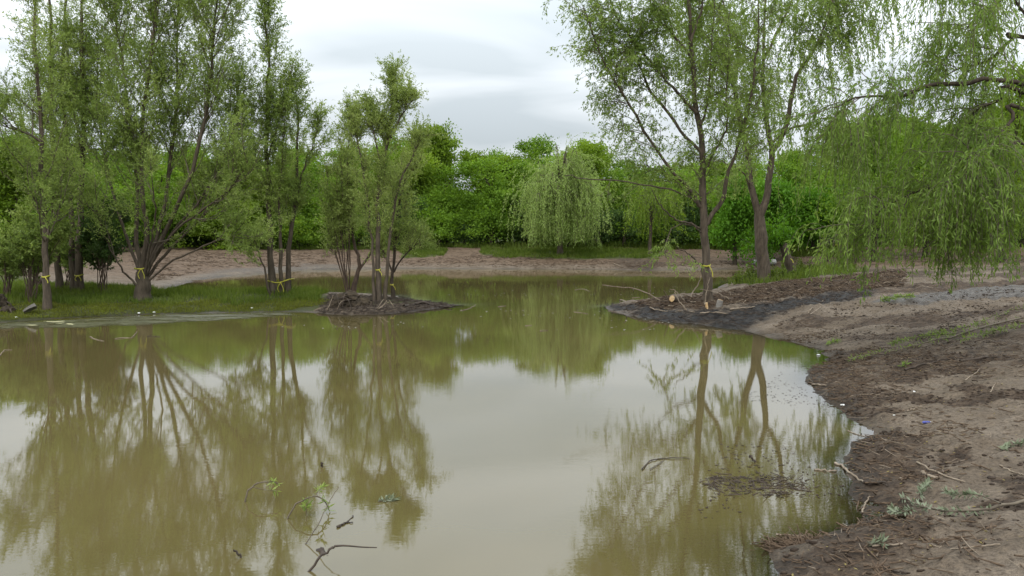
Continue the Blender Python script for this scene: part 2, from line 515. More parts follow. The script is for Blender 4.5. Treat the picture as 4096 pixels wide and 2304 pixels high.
def ground_mat():
    m, nt, N, L = newmat("pond ground")
    out = N("ShaderNodeOutputMaterial")
    geo = N("ShaderNodeNewGeometry")
    a1 = N("ShaderNodeAttribute"); a1.attribute_name = "cover"
    a2 = N("ShaderNodeAttribute"); a2.attribute_name = "wet"
    s1 = N("ShaderNodeSeparateColor"); L(a1.outputs["Color"], s1.inputs[0])
    s2 = N("ShaderNodeSeparateColor"); L(a2.outputs["Color"], s2.inputs[0])

    def noise(scale, det=5, r=.6, st=(1, 1, 1), dist=0):
        mp = N("ShaderNodeMapping"); mp.inputs["Scale"].default_value = st
        L(geo.outputs["Position"], mp.inputs["Vector"])
        n = N("ShaderNodeTexNoise"); n.inputs["Scale"].default_value = scale; n.inputs["Detail"].default_value = det
        n.inputs["Roughness"].default_value = r; n.inputs["Distortion"].default_value = dist
        L(mp.outputs[0], n.inputs["Vector"])
        return n.outputs["Fac"]

    def ramp(fac, stops):
        r = N("ShaderNodeValToRGB"); e = r.color_ramp.elements
        e[0].position, e[0].color = stops[0][0], (*stops[0][1], 1)
        e[1].position, e[1].color = stops[-1][0], (*stops[-1][1], 1)
        for p, c in stops[1:-1]:
            q = e.new(p); q.color = (*c, 1)
        L(fac, r.inputs["Fac"])
        return r.outputs["Color"]

    def mixc(f, a, b):
        x = N("ShaderNodeMixRGB"); L(f, x.inputs["Fac"]); L(a, x.inputs["Color1"]); L(b, x.inputs["Color2"])
        return x.outputs[0]

    def edge(mask, nz, lo=.35, hi=.65):
        """mask broken up by noise"""
        ad = N("ShaderNodeMath"); ad.operation = 'MULTIPLY_ADD'; ad.inputs[1].default_value = .9; ad.inputs[2].default_value = -.45
        L(nz, ad.inputs[0])
        sm = N("ShaderNodeMath"); sm.operation = 'ADD'; L(mask, sm.inputs[0]); L(ad.outputs[0], sm.inputs[1])
        mr = N("ShaderNodeMapRange"); mr.interpolation_type = 'SMOOTHSTEP'
        mr.inputs["From Min"].default_value = lo; mr.inputs["From Max"].default_value = hi
        L(sm.outputs[0], mr.inputs["Value"])
        return mr.outputs["Result"]

    nA = noise(1.1, 5, .6, (1, 1.6, 1)); nB = noise(5.5, 6, .7, (1, 1.8, 1)); nC = noise(24, 4, .7, (1, 1.3, 1))
    nD = noise(2.6, 6, .72, (1, 2.4, 1), .6)
    mud = ramp(nA, [(.3, (.115, .087, .060)), (.48, (.172, .135, .097)), (.68, (.25, .205, .157))])
    clot = ramp(nB, [(.36, (.026, .017, .011)), (.44, (.108, .078, .053)), (.7, (.172, .132, .095))])
    mf = N("ShaderNodeMath"); mf.operation = 'MULTIPLY'; mf.inputs[1].default_value = .75; L(nD, mf.inputs[0])
    base = mixc(mf.outputs[0], mud, clot)
    dryc = ramp(nD, [(.38, (.042, .025, .015)), (.47, (.125, .083, .053)), (.64, (.190, .136, .092))])
    base = mixc(s2.outputs[2], base, dryc)
    debris = ramp(nB, [(.3, (.024, .016, .010)), (.5, (.076, .052, .034)), (.7, (.140, .102, .069))])
    base = mixc(edge(s1.outputs[1], nD), base, debris)
    black = ramp(nB, [(.38, (.008, .007, .007)), (.52, (.022, .020, .019)), (.68, (.055, .048, .043))])
    base = mixc(edge(s1.outputs[2], nD, .25, .75), base, black)
    grey = ramp(nB, [(.35, (.050, .042, .035)), (.55, (.105, .089, .074)), (.7, (.15, .13, .108))])
    base = mixc(edge(s2.outputs[0], nD), base, grey)
    gr = ramp(nB, [(.32, (.050, .042, .018)), (.5, (.060, .068, .016)), (.68, (.075, .10, .016))])
    base = mixc(edge(s1.outputs[0], nB), base, gr)
    # wet fringe where the water has just been: darker and glossier
    grit = N("ShaderNodeMixRGB"); grit.blend_type = 'MULTIPLY'; grit.inputs["Fac"].default_value = 1.0
    L(base, grit.inputs["Color1"]); L(ramp(nC, [(.36, (.55, .52, .50)), (.5, (1, 1, 1)), (.66, (1.25, 1.22, 1.18))]), grit.inputs["Color2"])
    base = grit.outputs[0]
    wetc = N("ShaderNodeMixRGB"); wetc.blend_type = 'MULTIPLY'; L(s2.outputs[1], wetc.inputs["Fac"]); L(base, wetc.inputs["Color1"])
    wetc.inputs["Color2"].default_value = (.50, .48, .45, 1)
    pb = N("ShaderNodeBsdfPrincipled")
    L(wetc.outputs[0], pb.inputs["Base Color"])
    pb.inputs["Specular IOR Level"].default_value = .28
    bk = N("ShaderNodeMath"); bk.operation = 'MULTIPLY'; bk.inputs[1].default_value = .5; L(s1.outputs[2], bk.inputs[0])
    wm = N("ShaderNodeMath"); wm.operation = 'MAXIMUM'; L(s2.outputs[0], wm.inputs[0]); L(bk.outputs[0], wm.inputs[1])
    wm2 = N("ShaderNodeMath"); wm2.operation = 'MAXIMUM'; L(wm.outputs[0], wm2.inputs[0]); L(s2.outputs[1], wm2.inputs[1])
    rr = N("ShaderNodeMapRange"); rr.inputs["To Min"].default_value = .82; rr.inputs["To Max"].default_value = .42
    L(wm2.outputs[0], rr.inputs["Value"]); L(rr.outputs["Result"], pb.inputs["Roughness"])
    b1 = N("ShaderNodeBump"); b1.inputs["Strength"].default_value = 1.0; b1.inputs["Distance"].default_value = .085
    L(nB, b1.inputs["Height"])
    b2 = N("ShaderNodeBump"); b2.inputs["Strength"].default_value = .7; b2.inputs["Distance"].default_value = .018
    L(nC, b2.inputs["Height"]); L(b1.outputs[0], b2.inputs["Normal"]); L(b2.outputs[0], pb.inputs["Normal"])
    L(pb.outputs[0], out.inputs["Surface"])
    return m


def water_mat():
    m, nt, N, L = newmat("murky water")
    out = N("ShaderNodeOutputMaterial")
    geo = N("ShaderNodeNewGeometry")
    at = N("ShaderNodeAttribute"); at.attribute_name = "depth"
    mp = N("ShaderNodeMapping"); mp.inputs["Scale"].default_value = (.8, 1.6, 1)
    L(geo.outputs["Position"], mp.inputs["Vector"])
    n1 = N("ShaderNodeTexNoise"); n1.inputs["Scale"].default_value = 5.5; n1.inputs["Detail"].default_value = 3
    n1.inputs["Roughness"].default_value = .55
    L(mp.outputs[0], n1.inputs["Vector"])
    n3 = N("ShaderNodeTexNoise"); n3.inputs["Scale"].default_value = .16; n3.inputs["Detail"].default_value = 2
    L(geo.outputs["Position"], n3.inputs["Vector"])
    st = N("ShaderNodeMapRange"); st.inputs["From Min"].default_value = .35; st.inputs["From Max"].default_value = .65
    st.inputs["To Min"].default_value = .12; st.inputs["To Max"].default_value = .55
    L(n3.outputs["Fac"], st.inputs["Value"])
    mpf = N("ShaderNodeMapping"); mpf.inputs["Scale"].default_value = (.55, 1.5, 1)
    L(geo.outputs["Position"], mpf.inputs["Vector"])
    nf = N("ShaderNodeTexNoise"); nf.inputs["Scale"].default_value = 21; nf.inputs["Detail"].default_value = 2
    L(mpf.outputs[0], nf.inputs["Vector"])
    bf = N("ShaderNodeBump"); bf.inputs["Distance"].default_value = .00065
    L(st.outputs["Result"], bf.inputs["Strength"]); L(nf.outputs["Fac"], bf.inputs["Height"])
    bp = N("ShaderNodeBump"); bp.inputs["Distance"].default_value = .0008
    L(bf.outputs[0], bp.inputs["Normal"])
    L(st.outputs["Result"], bp.inputs["Strength"]); L(n1.outputs["Fac"], bp.inputs["Height"])
    n2 = N("ShaderNodeTexNoise"); n2.inputs["Scale"].default_value = .35; n2.inputs["Detail"].default_value = 3
    L(geo.outputs["Position"], n2.inputs["Vector"])
    cr = N("ShaderNodeValToRGB"); e = cr.color_ramp.elements
    e[0].position = .35; e[0].color = (.094, .076, .029, 1); e[1].position = .65; e[1].color = (.118, .093, .037, 1)
    L(n2.outputs["Fac"], cr.inputs["Fac"])
    df = N("ShaderNodeBsdfDiffuse"); L(cr.outputs["Color"], df.inputs["Color"])
    tr = N("ShaderNodeBsdfTransparent"); tr.inputs["Color"].default_value = (.62, .60, .45, 1)
    body = N("ShaderNodeMixShader")
    L(at.outputs["Fac"], body.inputs["Fac"]); L(tr.outputs[0], body.inputs[1]); L(df.outputs[0], body.inputs[2])
    gl = N("ShaderNodeBsdfGlossy"); gl.inputs["Roughness"].default_value = .003; gl.inputs["Color"].default_value = (1, 1, 1, 1)
    L(bp.outputs[0], gl.inputs["Normal"])
    fr = N("ShaderNodeFresnel"); fr.inputs["IOR"].default_value = 1.62
    L(bp.outputs[0], fr.inputs["Normal"])
    mx = N("ShaderNodeMixShader"); L(fr.outputs[0], mx.inputs["Fac"]); L(body.outputs[0], mx.inputs[1]); L(gl.outputs[0], mx.inputs[2])
    L(mx.outputs[0], out.inputs["Surface"])
    return m


M["ground"] = ground_mat()
M["water"] = water_mat()


# ------------------------------------------------------------------ ground and water
def axis(*spans):
    a = [np.array([spans[0][0]])]
    for lo, hi, st in spans:
        a.append(np.linspace(lo, hi, max(int(round((hi - lo) / st)), 1) + 1)[1:])
    return np.concatenate(a)


def grid_mesh(name, xs, ys, zf, smooth=True):
    X, Y = np.meshgrid(xs, ys)
    Z = zf(X.ravel(), Y.ravel())
    nx, ny = len(xs), len(ys)
    V = np.stack([X.ravel(), Y.ravel(), Z], 1)
    i = np.arange(nx - 1)[None, :] + np.arange(ny - 1)[:, None] * nx
    Q = np.stack([i, i + 1, i + nx + 1, i + nx], -1).reshape(-1, 4)
    return V, Q


P_grass_left = gpoly([(-260, 327), (0, 322.5), (60, 318), (150, 314), (250, 312), (318, 310.5), (330, 297), (300, 291), (160, 290), (90, 286), (0, 275), (-260, 262)])
P_grass_left2 = gpoly([(-300, 282), (0, 282), (30, 268), (60, 262), (120, 262), (60, 250), (-300, 250)])
P_island = gpoly([(352, 299), (410, 297), (418, 303), (360, 306)])
P_far1 = gpoly([(402, 258), (444, 255), (448, 250), (400, 249.5)])
P_far2 = gpoly([(481, 254), (500, 258), (560, 259), (655, 259), (660, 249.5), (481, 249)])
P_penin = gpoly([(735, 285), (760, 284), (800, 280), (850, 274), (850, 266), (800, 270), (765, 275), (740, 281)])
P_farR = gpoly([(790, 256), (850, 258), (850, 248), (790, 247)])
P_black = gpoly([(604, 307), (640, 305), (690, 312), (740, 306), (790, 298), (840, 292), (872, 290), (874, 296), (830, 303), (790, 312), (760, 321), (735, 330), (700, 326), (640, 319)])
P_brown = gpoly([(630, 304), (700, 296), (760, 286), (840, 276), (905, 270), (905, 285), (840, 292), (780, 300), (700, 310), (640, 307)])
P_deb1 = gpoly([(815, 352), (900, 343), (1050, 318), (1060, 372), (960, 372), (880, 392), (812, 388)])
P_grey = gpoly([(868, 303), (930, 292), (1070, 281), (1070, 297), (980, 301), (920, 305)])
P_grey2 = gpoly([(160, 291), (240, 274), (350, 270), (350, 264), (300, 262), (210, 268), (150, 282)])


def ground():
    xs = axis((-900, -120, 130), (-120, -45, 7), (-45, -16, .6), (-16, -.5, .16), (-.5, 1, .08), (1, 8.5, .045), (8.5, 16, .12), (16, 45, .5), (45, 120, 7), (120, 900, 130))
    ys = axis((-300, -10, 60), (-10, 3, .8), (3, 14, .05), (14, 28, .09), (28, 62, .2), (62, 110, 4), (110, 1500, 120))
    V, Q = grid_mesh("ground", xs, ys, lambda x, y: height(x, y))
    x, y = V[:, 0], V[:, 1]
    d = shore(x, y)
    keep = (V[Q, 2].max(1) > -.33)
    Q = Q[keep]
    used = np.unique(Q)
    re = np.full(len(V), -1); re[used] = np.arange(len(used))
    V, Q = V[used], re[Q]
    x, y, d = x[used], y[used], d[used]

    def inp(poly, s):
        return 1 - sstep(-s, s, sdist(poly, x, y))
    grass = np.maximum.reduce([inp(P_grass_left, .45), inp(P_grass_left2, .8) * .95, inp(P_island, .3) * .8, inp(P_far1, .6), inp(P_far2, .7),
                               inp(P_penin, .35), inp(P_farR, .6), sstep(55.5, 57.5, y + 1.2 * (fbm(x * .4, y * .1, 2, 8) - .5)) * (1 - .45 * sstep(14, 20, x)),
                               sstep(17, 24, -x) * sstep(20, 26, y) * (1 - sstep(30, 38, y)) * .9])
    near = (1 - sstep(14, 17, y)) * sstep(.5, 1.5, x)
    deb = np.maximum.reduce([near * (1 - sstep(.25, 1.1, d)) * (.15 + .85 * sstep(.32, .58, fbm(x * 1.1, y * 1.1, 3, 88))), inp(P_brown, .7), inp(P_deb1, .5) * .55])
    deb = np.maximum(deb, sstep(2.5, 4, x) * (1 - sstep(14, 18, y)) * .75 * sstep(.54, .70, fbm(x * 1.4, y * 1.9, 3, 91)))
    deb = np.maximum(deb, sstep(4, 8, x) * sstep(12, 16, y) * (1 - sstep(48, 54, y)) * .8 * sstep(.50, .64, fbm(x * .22 + y * .05, y * .9 - x * .12, 4, 93)))
    deb = np.maximum(deb, (1 - sstep(.3, .8, d)) * (1 - sstep(1, 3, np.abs(x + 1.5))) * (y < 26) * .9)
    black = inp(P_black, .55) * (1 - .45 * sstep(.5, .7, fbm(x * .9, y * 1.2, 3, 55)))
    cover = np.stack([grass, deb, black, np.ones_like(x)], 1).astype(np.float32)
    grey = np.maximum(inp(P_grey, .25), inp(P_grey2, .8) * .5)
    wet = (1 - sstep(.02, .42, d)) * .9
    dry = sstep(30, 40, y) * sstep(.4, 1.8, d)
    wetc = np.stack([grey, wet, dry, np.ones_like(x)], 1).astype(np.float32)
    m = mesh_np("ground", V, Q, True)
    for nm, arr in (("cover", cover), ("wet", wetc)):
        a = m.color_attributes.new(nm, 'FLOAT_COLOR', 'POINT')
        a.data.foreach_set("color", arr.ravel())
    o = add("ground", m, M["ground"])
    tag(o, "muddy graded pond banks with grass and dark debris", kind="structure")
    return o


def pond():
    xs = axis((-20, -1, .4), (-1, 9, .12), (9, 30, .5))
    ys = axis((1.8, 16, .12), (16, 34, .2), (34, 54, .5))
    V, Q = grid_mesh("water", xs, ys, lambda x, y: np.zeros(x.shape))
    x, y = V[:, 0], V[:, 1]
    h = height(x, y)
    keep = (h[Q].min(1) < .03)
    Q = Q[keep]
    used = np.unique(Q); re = np.full(len(V), -1); re[used] = np.arange(len(used))
    V, Q, h = V[used], re[Q], h[used]
    a = 1 - np.exp(-np.maximum(-h, 0) / .075)
    m = mesh_np("water", V, Q, True)
    at = m.attributes.new("depth", 'FLOAT', 'POINT')
    at.data.foreach_set("value", a.astype(np.float32))
    tag(add("water", m, M["water"]), "calm murky olive brown pond water", kind="structure")


ground()
pond()


# ------------------------------------------------------------------ trees
def stem_px(pts, Y, dys=0.0, n=18, wob=.02, rng=RNG):
    """a stem drawn through pixels at the distance where its foot stands; dys leans it in depth"""
    m = len(pts)
    w = np.linspace(0, 1, m)
    P = np.array([at_y(u, v, Y + dys * w[i] ** 1.3) for i, (u, v) in enumerate(pts)])
    C = catmull(P, n)
    C[1:-1] += rng.normal(0, wob, (n - 2, 3))
    return C


def radii(n, r0, r1, flare=0.0):
    t = np.linspace(0, 1, n)
    return r0 * (1 - t) ** .85 + r1 * t ** .6 * (t > 0) + flare * np.exp(-t * n * .9)


def tree(name, label, cat, base, stems, mat, bark="bark", group=None, lv1=12, L1=(1.6, .7), a1=.65, k1=.12, t1=(.25, 1), w1=.1,
         lv2=10, L2=.6, a2=.7, k2=.08, lpt=12, leaf=(.09, .026), droop=.0, seed=1, extra_leaf=None, lv3=0, L3=.35, twigmat=None, sides=7,
         lfun=None, trop2=(0, 0, 1), seg2=4, w2=.12, limb_len=None, tpow=1.0):
    """stems: list of (points, r0, r1, part name, branch weight)"""
    rng = np.random.default_rng(seed)
    base = np.asarray(base, float)
    root = thing(name, label, cat, base, group)
    allb, allR = [], []
    Pst = []
    for (C, r0, r1, part, wgt) in stems:
        R = radii(len(C), r0, r1, r0 * .55 if part == "trunk" else 0) * rng.normal(1, .05, len(C))
        V, Q = tubes((C - base)[None], R[None], sides)
        add(part, mesh_np(part, V, Q, True), M[bark], root)
        Pst.append((C, wgt))
    tw = []
    lp = []
    for C, wgt in Pst:
        if wgt <= 0:
            continue
        Lst = np.linalg.norm(np.diff(C, axis=0), axis=1).sum()
        n1 = max(int(round(lv1 * wgt * (np.clip(Lst / limb_len, .5, 2.2) if limb_len else 1))), 1)
        S, D, t, idx = spawn(C[None], n1, t1[0], t1[1], a1, .18, rng, tpow=tpow)
        prof = lfun(t) if lfun else 1 - .55 * t
        L = (L1[0] * prof + L1[1] * rng.random(len(t)) * .5) * (.75 + .25 * min(wgt, 1.2))
        B = grow(S, D, L, 6, (0, 0, 1), k1, w1, rng)
        rb = np.clip(.012 * L, .007, .03)
        R = rb[:, None] * np.linspace(1, .35, 7)[None]
        tw.append(tubes(B, R, 4))
        # the stem's own top also carries twigs
        n2 = np.maximum((lv2 * L / L1[0]).round().astype(int), 2)
        S2, D2, t2, _ = spawn(B, n2, .15, 1, a2, .25, rng)
        Stop, Dtop, _, _ = spawn(C[None], int(lv2 * 1.2 * wgt), .6, 1, a2, .25, rng)
        S2 = np.vstack([S2, Stop]); D2 = np.vstack([D2, Dtop])
        L2a = L2 * rng.uniform(.5, 1.3, len(S2))
        T2 = grow(S2, D2, L2a, seg2, trop2, k2, w2, rng)
        tw.append(tubes(T2, np.full((len(S2), seg2 + 1), .0045) * np.linspace(1.2, .5, seg2 + 1)[None], 3))
        if lv3:
            S3, D3, _, _ = spawn(T2, lv3, .2, 1, .7, .3, rng)
            T3 = grow(S3, D3, L3 * rng.uniform(.5, 1.3, len(S3)), 3, trop2, k2, .12, rng)
            carriers = [T2, T3]
        else:
            carriers = [T2]
        for T in carriers:
            n = lpt
            i = np.repeat(np.arange(len(T)), n)
            tt = rng.random(len(i)) ** .8
            p, tg = sample(T, i, tt)
            ax = tg * .7 + rng.normal(0, .75, p.shape) + np.array([0, 0, -droop])
            lp.append((p + rng.normal(0, .012, p.shape), ax))
    V, Q = joinq(tw)
    add("twigs", mesh_np("twigs", V - base, Q), M[twigmat or "twig"], root)["kind"] = "stuff"
    p = np.vstack([a for a, _ in lp]); ax = np.vstack([b for _, b in lp])
    V, Q = leaves(p, ax, leaf[0], leaf[1], rng)
    add("crown", mesh_np("crown", V - base, Q), M[mat], root)
    return root


def foot(u, v):
    p = hit(u, v)
    p[2] = max(p[2], 0.0)
    return p


def PX(pts, Y, dys=0, n=18):
    return stem_px(pts, Y, dys, n)


TAPES = []


def left_trees():
    # four straight stems near the left frame edge
    specs = [
        ("slim grey willow leaning left beside the weathered board", (47.5, 309), [(47.5, 310), (46, 270), (45, 235), (44, 200), (42, 150), (39, 100), (36, 50), (34, 0), (33, -70)], .085, 1, .5),
        ("willow with dark bare lower trunk behind the leaning slim willow", (60, 290), [(60, 290), (58, 250), (57, 193), (54, 150), (51, 110), (52, 60), (50, 0), (46, -60)], .095, 2, -.6),
        ("pale barked willow standing close beside a darker taped trunk", (74, 291), [(74, 291), (72, 250), (71, 200), (69, 152), (64, 110), (62, 70), (66, 10), (64, -60)], .09, 3, .9),
        ("tall straight dark willow trunk with horizontal side limb and yellow tape", (80, 291), [(80, 291), (80, 250), (81, 193), (83, 150), (83, 124), (82, 80), (81, 41), (82, 0), (80, -80)], .105, 4, -.2),
    ]
    for lab, b, pts, r, sd, dy in specs:
        f = foot(*b)
        pts = [(b[0], b[1] + 1)] + pts[1:]
        C = PX(pts, f[1], dy, 22)
        C[0, 2] = f[2] - .08
        stems = [(C, r, .02, "trunk", 1)]
        if sd == 4:
            stems.append((PX([(83, 152), (95, 149), (105, 150), (115, 146), (130, 142)], f[1] - .1, -.8, 10), .035, .01, "limb", .35))
        if sd == 1:
            stems.append((PX([(41, 142), (30, 134), (20, 132), (10, 128), (-4, 118)], f[1], -.4, 10), .03, .01, "limb", .35))
            stems.append((PX([(46, 240), (50, 222), (52, 205), (56, 190)], f[1], .6, 8), .03, .01, "limb", .3))
        tree("willow_tree", lab, "tree", f, stems, "willow", group="willows on the grassy spit", lv1=38, L1=(1.75, .9), a1=.8, k1=.13, t1=(.20, 1), lv2=13,
             L2=.55, lv3=3, lpt=12, leaf=(.084, .025), seed=sd, lfun=lambda t: .75 + .35 * np.sin(t * 5) - .35 * t)
        TAPES.append((C, r, f, sd))
    # the wide vase-shaped tree
    f = foot(143, 299)
    Y = f[1]
    tr = PX([(143, 300.5), (143, 290), (142.5, 280), (142, 272)], Y, 0, 8)
    tr[0, 2] = f[2] - .1
    st = [(tr, .21, .16, "trunk", 0)]
    limbs = [([(140, 275), (136, 235), (137, 195), (134, 150), (127, 100), (119, 40), (112, -20)], .085, .8),
             ([(142, 275), (147, 230), (141, 190), (143, 124), (152, 48), (156, -10), (158, -60)], .10, -.4),
             ([(144, 277), (158, 230), (168, 185), (174, 135), (178, 97), (177, 40), (180, -30)], .085, .5),
             ([(145, 276), (160, 240), (185, 190), (204, 130), (211, 77), (214, 41), (218, 0), (222, -30)], .085, -1.0),
             ([(145, 281), (165, 255), (190, 228), (215, 205), (240, 180), (250, 150)], .055, 1.2),
             ([(145, 285), (172, 262), (200, 248), (225, 238), (243, 232)], .04, -.8),
             ([(145, 278), (165, 242), (200, 212), (230, 190), (248, 160)], .05, -1.8),
             ([(145, 274), (170, 236), (196, 205), (218, 170), (232, 130), (238, 90)], .05, .9),
             ([(140, 290), (130, 278), (120, 266), (106, 240), (96, 210)], .04, -1.0),
             ([(140, 276), (126, 235), (112, 190), (102, 150), (98, 100), (98, 40)], .06, 1.5),
             ([(141, 292), (147, 262), (153, 235), (156, 205), (152, 180)], .05, -1.2)]
    for i, (p, r, dy) in enumerate(limbs):
        st.append((PX(p, Y, dy, 16), r * .82, .012, "limb", 1.0 if len(p) > 5 else .42))
    tree("willow_tree", "broad vase-shaped willow with many limbs fanning from one short thick trunk", "tree", f, st, "willow", group="willows on the grassy spit",
         lv1=24, L1=(1.55, .8), a1=.68, k1=.15, t1=(.30, 1), lv2=13, L2=.55, lv3=3, lpt=11, leaf=(.084, .025), seed=8, lfun=lambda t: 1.1 - .3 * t, limb_len=5.0, tpow=.8)
    TAPES.append((tr, .2, f, 8))
    # cluster of stems with tape across
    f = foot(280, 294.5)
    Y = f[1]
    s1 = PX([(274, 296), (270, 240), (268, 190), (267, 150), (268, 100), (269, 60), (265, 20), (262, -4)], Y, .3, 20)
    s2 = PX([(287, 295), (288, 250), (293, 220), (297, 190), (297, 150), (298, 115), (296, 85)], Y + .3, .5, 18)
    s3 = PX([(281, 296), (281, 250), (279, 200), (283, 150), (286, 110)], Y + .1, -.4, 14)
    s4 = PX([(271, 295), (264, 268), (258, 250), (250, 228)], Y - .1, -.5, 10)
    s5 = PX([(268, 160), (278, 120), (288, 85), (293, 60)], Y, .5, 10)
    s6 = PX([(296, 195), (305, 165), (315, 140), (320, 120)], Y + .5, -.3, 10)
    for s in (s1, s2, s3, s4):
        s[0, 2] = f[2] - .1
    tree("willow_tree", "tall narrow willow of several slim stems rising from bright grass, taped together", "tree", f,
         [(s1, .09, .014, "trunk", 1.2), (s2, .078, .012, "trunk", .8), (s3, .06, .01, "trunk", .7), (s4, .032, .008, "trunk", .25), (s5, .03, .008, "limb", .5), (s6, .03, .008, "limb", .35)],
         "willow", group="willows on the grassy spit", lv1=34, L1=(.85, .4), a1=.55, k1=.18, t1=(.24, 1), lv2=11, L2=.42, lv3=2, lpt=11, leaf=(.09, .028), seed=21,
         lfun=lambda t: 1.1 - .75 * t)
    TAPES.append(([s1, s3, s2], .11, f, 21))
    # V-shaped shrubby willow behind the root mound
    f = foot(352, 294)
    Y = f[1]
    st = [(PX([(352, 295), (357, 275), (360, 262), (355, 245), (349, 220), (346, 185), (348, 150), (350, 120)], Y, .2, 18), .075, .01, "trunk", 1.2),
          (PX([(357, 274), (368, 256), (377, 240), (383, 215), (386, 190)], Y, .6, 12), .045, .01, "limb", .6)]
    rg = np.random.default_rng(5)
    for i in range(11):
        x0 = 350 - i * .3; e = 352 - 2.7 * i + rg.normal(0, 2); top = 222 - rg.random() * 62
        st.append((PX([(x0, 294), ((x0 + e) / 2 - 1, (294 + top) / 2 + 4), (e - 1, top)], Y + rg.normal(0, .25), rg.normal(0, .5), 8), .017, .006, "stem", .28))
    for s in st:
        if s[3] != "limb": s[0][0, 2] = f[2] - .08
    tree("willow_shrub", "bushy willow with many thin reddish stems behind the root mound", "shrub", f, st, "willow_pale", bark="bark_red", twigmat="bark_red",
         lv1=24, L1=(.75, .4), a1=.5, k1=.2, t1=(.45, 1), lv2=10, L2=.4, lv3=2, lpt=8, leaf=(.09, .028), seed=31, sides=5)
    # slender middle tree
    f = foot(379, 301)
    Y = f[1]
    h1 = PX([(379, 302), (378, 270), (378, 230), (377, 200), (381, 170), (388, 140), (392, 115), (391, 92), (392, 78)], Y, .2, 22)
    h2 = PX([(374, 303), (374, 270), (371, 230), (366, 190), (358, 150), (354, 125), (352, 112)], Y - .15, .6, 18)
    h3 = PX([(385, 301), (388, 265), (391, 230), (398, 190), (410, 160), (418, 146), (424, 136)], Y + .1, -.5, 18)
    h5 = PX([(381, 172), (375, 140), (371, 120), (370, 106)], Y, .4, 10)
    h6 = PX([(388, 142), (400, 118), (406, 108), (408, 98)], Y, -.3, 10)
    for s in (h1, h2, h3): s[0, 2] = f[2] - .08
    tree("willow_tree", "slender pointed willow with three trunks on the end of the spit", "tree", f,
         [(h1, .08, .012, "trunk", 1.3), (h2, .042, .009, "trunk", .9), (h3, .05, .009, "trunk", .5), (h5, .03, .008, "limb", .5), (h6, .03, .008, "limb", .4)], "willow_pale",
         group="willows on the grassy spit", lv1=30, L1=(.72, .35), a1=.5, k1=.2, t1=(.26, 1), lv2=12, L2=.38, lv3=2, lpt=12, leaf=(.08, .024), seed=41, lfun=lambda t: 1.1 - .75 * t)
    TAPES.append((h1, .1, f, 41))
    f = foot(393, 297.5)
    h4 = PX([(393, 298.5), (392, 275), (395, 250), (396, 220), (403, 185), (413, 160), (418, 148)], f[1], .2, 18)
    h4b = PX([(393, 277), (387, 258), (381, 245)], f[1], .2, 8)
    h4c = PX([(394, 272), (402, 258), (412, 248), (418, 240)], f[1], -.3, 8)
    h4[0, 2] = f[2] - .08
    tree("willow_tree", "small willow standing in shallow water beside the pointed willow, trunk taped low", "tree", f,
         [(h4, .056, .01, "trunk", 1.1), (h4b, .03, .008, "limb", .3), (h4c, .03, .008, "limb", .4)], "willow_pale", bark="bark_dark", twigmat="bark_red", group="willows on the grassy spit",
         lv1=26, L1=(1.0, .5), a1=.6, k1=.16, t1=(.28, 1), lv2=10, L2=.42, lv3=2, lpt=8, leaf=(.095, .03), seed=43)
    TAPES.append((h4, .07, f, 43))
    # low shrubs between the left trunks
    for i, (u, v, hpx, wpx, n, lab) in enumerate([
            (31, 300, 75, 26, 14, "dense willow shrub with many brown stems beside the weathered board"),
            (8, 297, 60, 20, 10, "loose leafy shrub by the dark rotten stump"),
            (103, 290, 70, 24, 14, "dark green bushy shrub left of the vase-shaped willow"),
            (66, 288, 55, 20, 9, "low shrub filling the gap between the taped dark trunks")]):
        f = foot(u, v)
        rg = np.random.default_rng(60 + i)
        st = []
        for k in range(n):
            e = u + rg.normal(0, wpx * .5)
            C = PX([(u + rg.normal(0, 3), v + 1), ((u + e) / 2, v - hpx * .5), (e, v - hpx * rg.uniform(.7, 1.15))], f[1] + rg.normal(0, .35), rg.normal(0, .5), 8)
            C[0, 2] = f[2] - .06
            st.append((C, .018, .006, "stem", .5))
        tree("shrub", lab, "shrub", f, st, "shrub" if i == 2 else "willow", bark="bark_red", twigmat="bark_red", lv1=16, L1=(.75, .4), a1=.7, k1=.1, t1=(.25, 1), lv2=9, L2=.4, lpt=20,
             leaf=(.10, .042), seed=70 + i, sides=4)


left_trees()


# ------------------------------------------------------------------ the right hand trees
def strands(S, D, L, n, rng, lpm, leafsz, sweep=None, k=.35, out=None):
    """hanging leafy withes"""
    P = grow(S, D, L, n, (0, 0, -1), k, .05, rng)
    return P


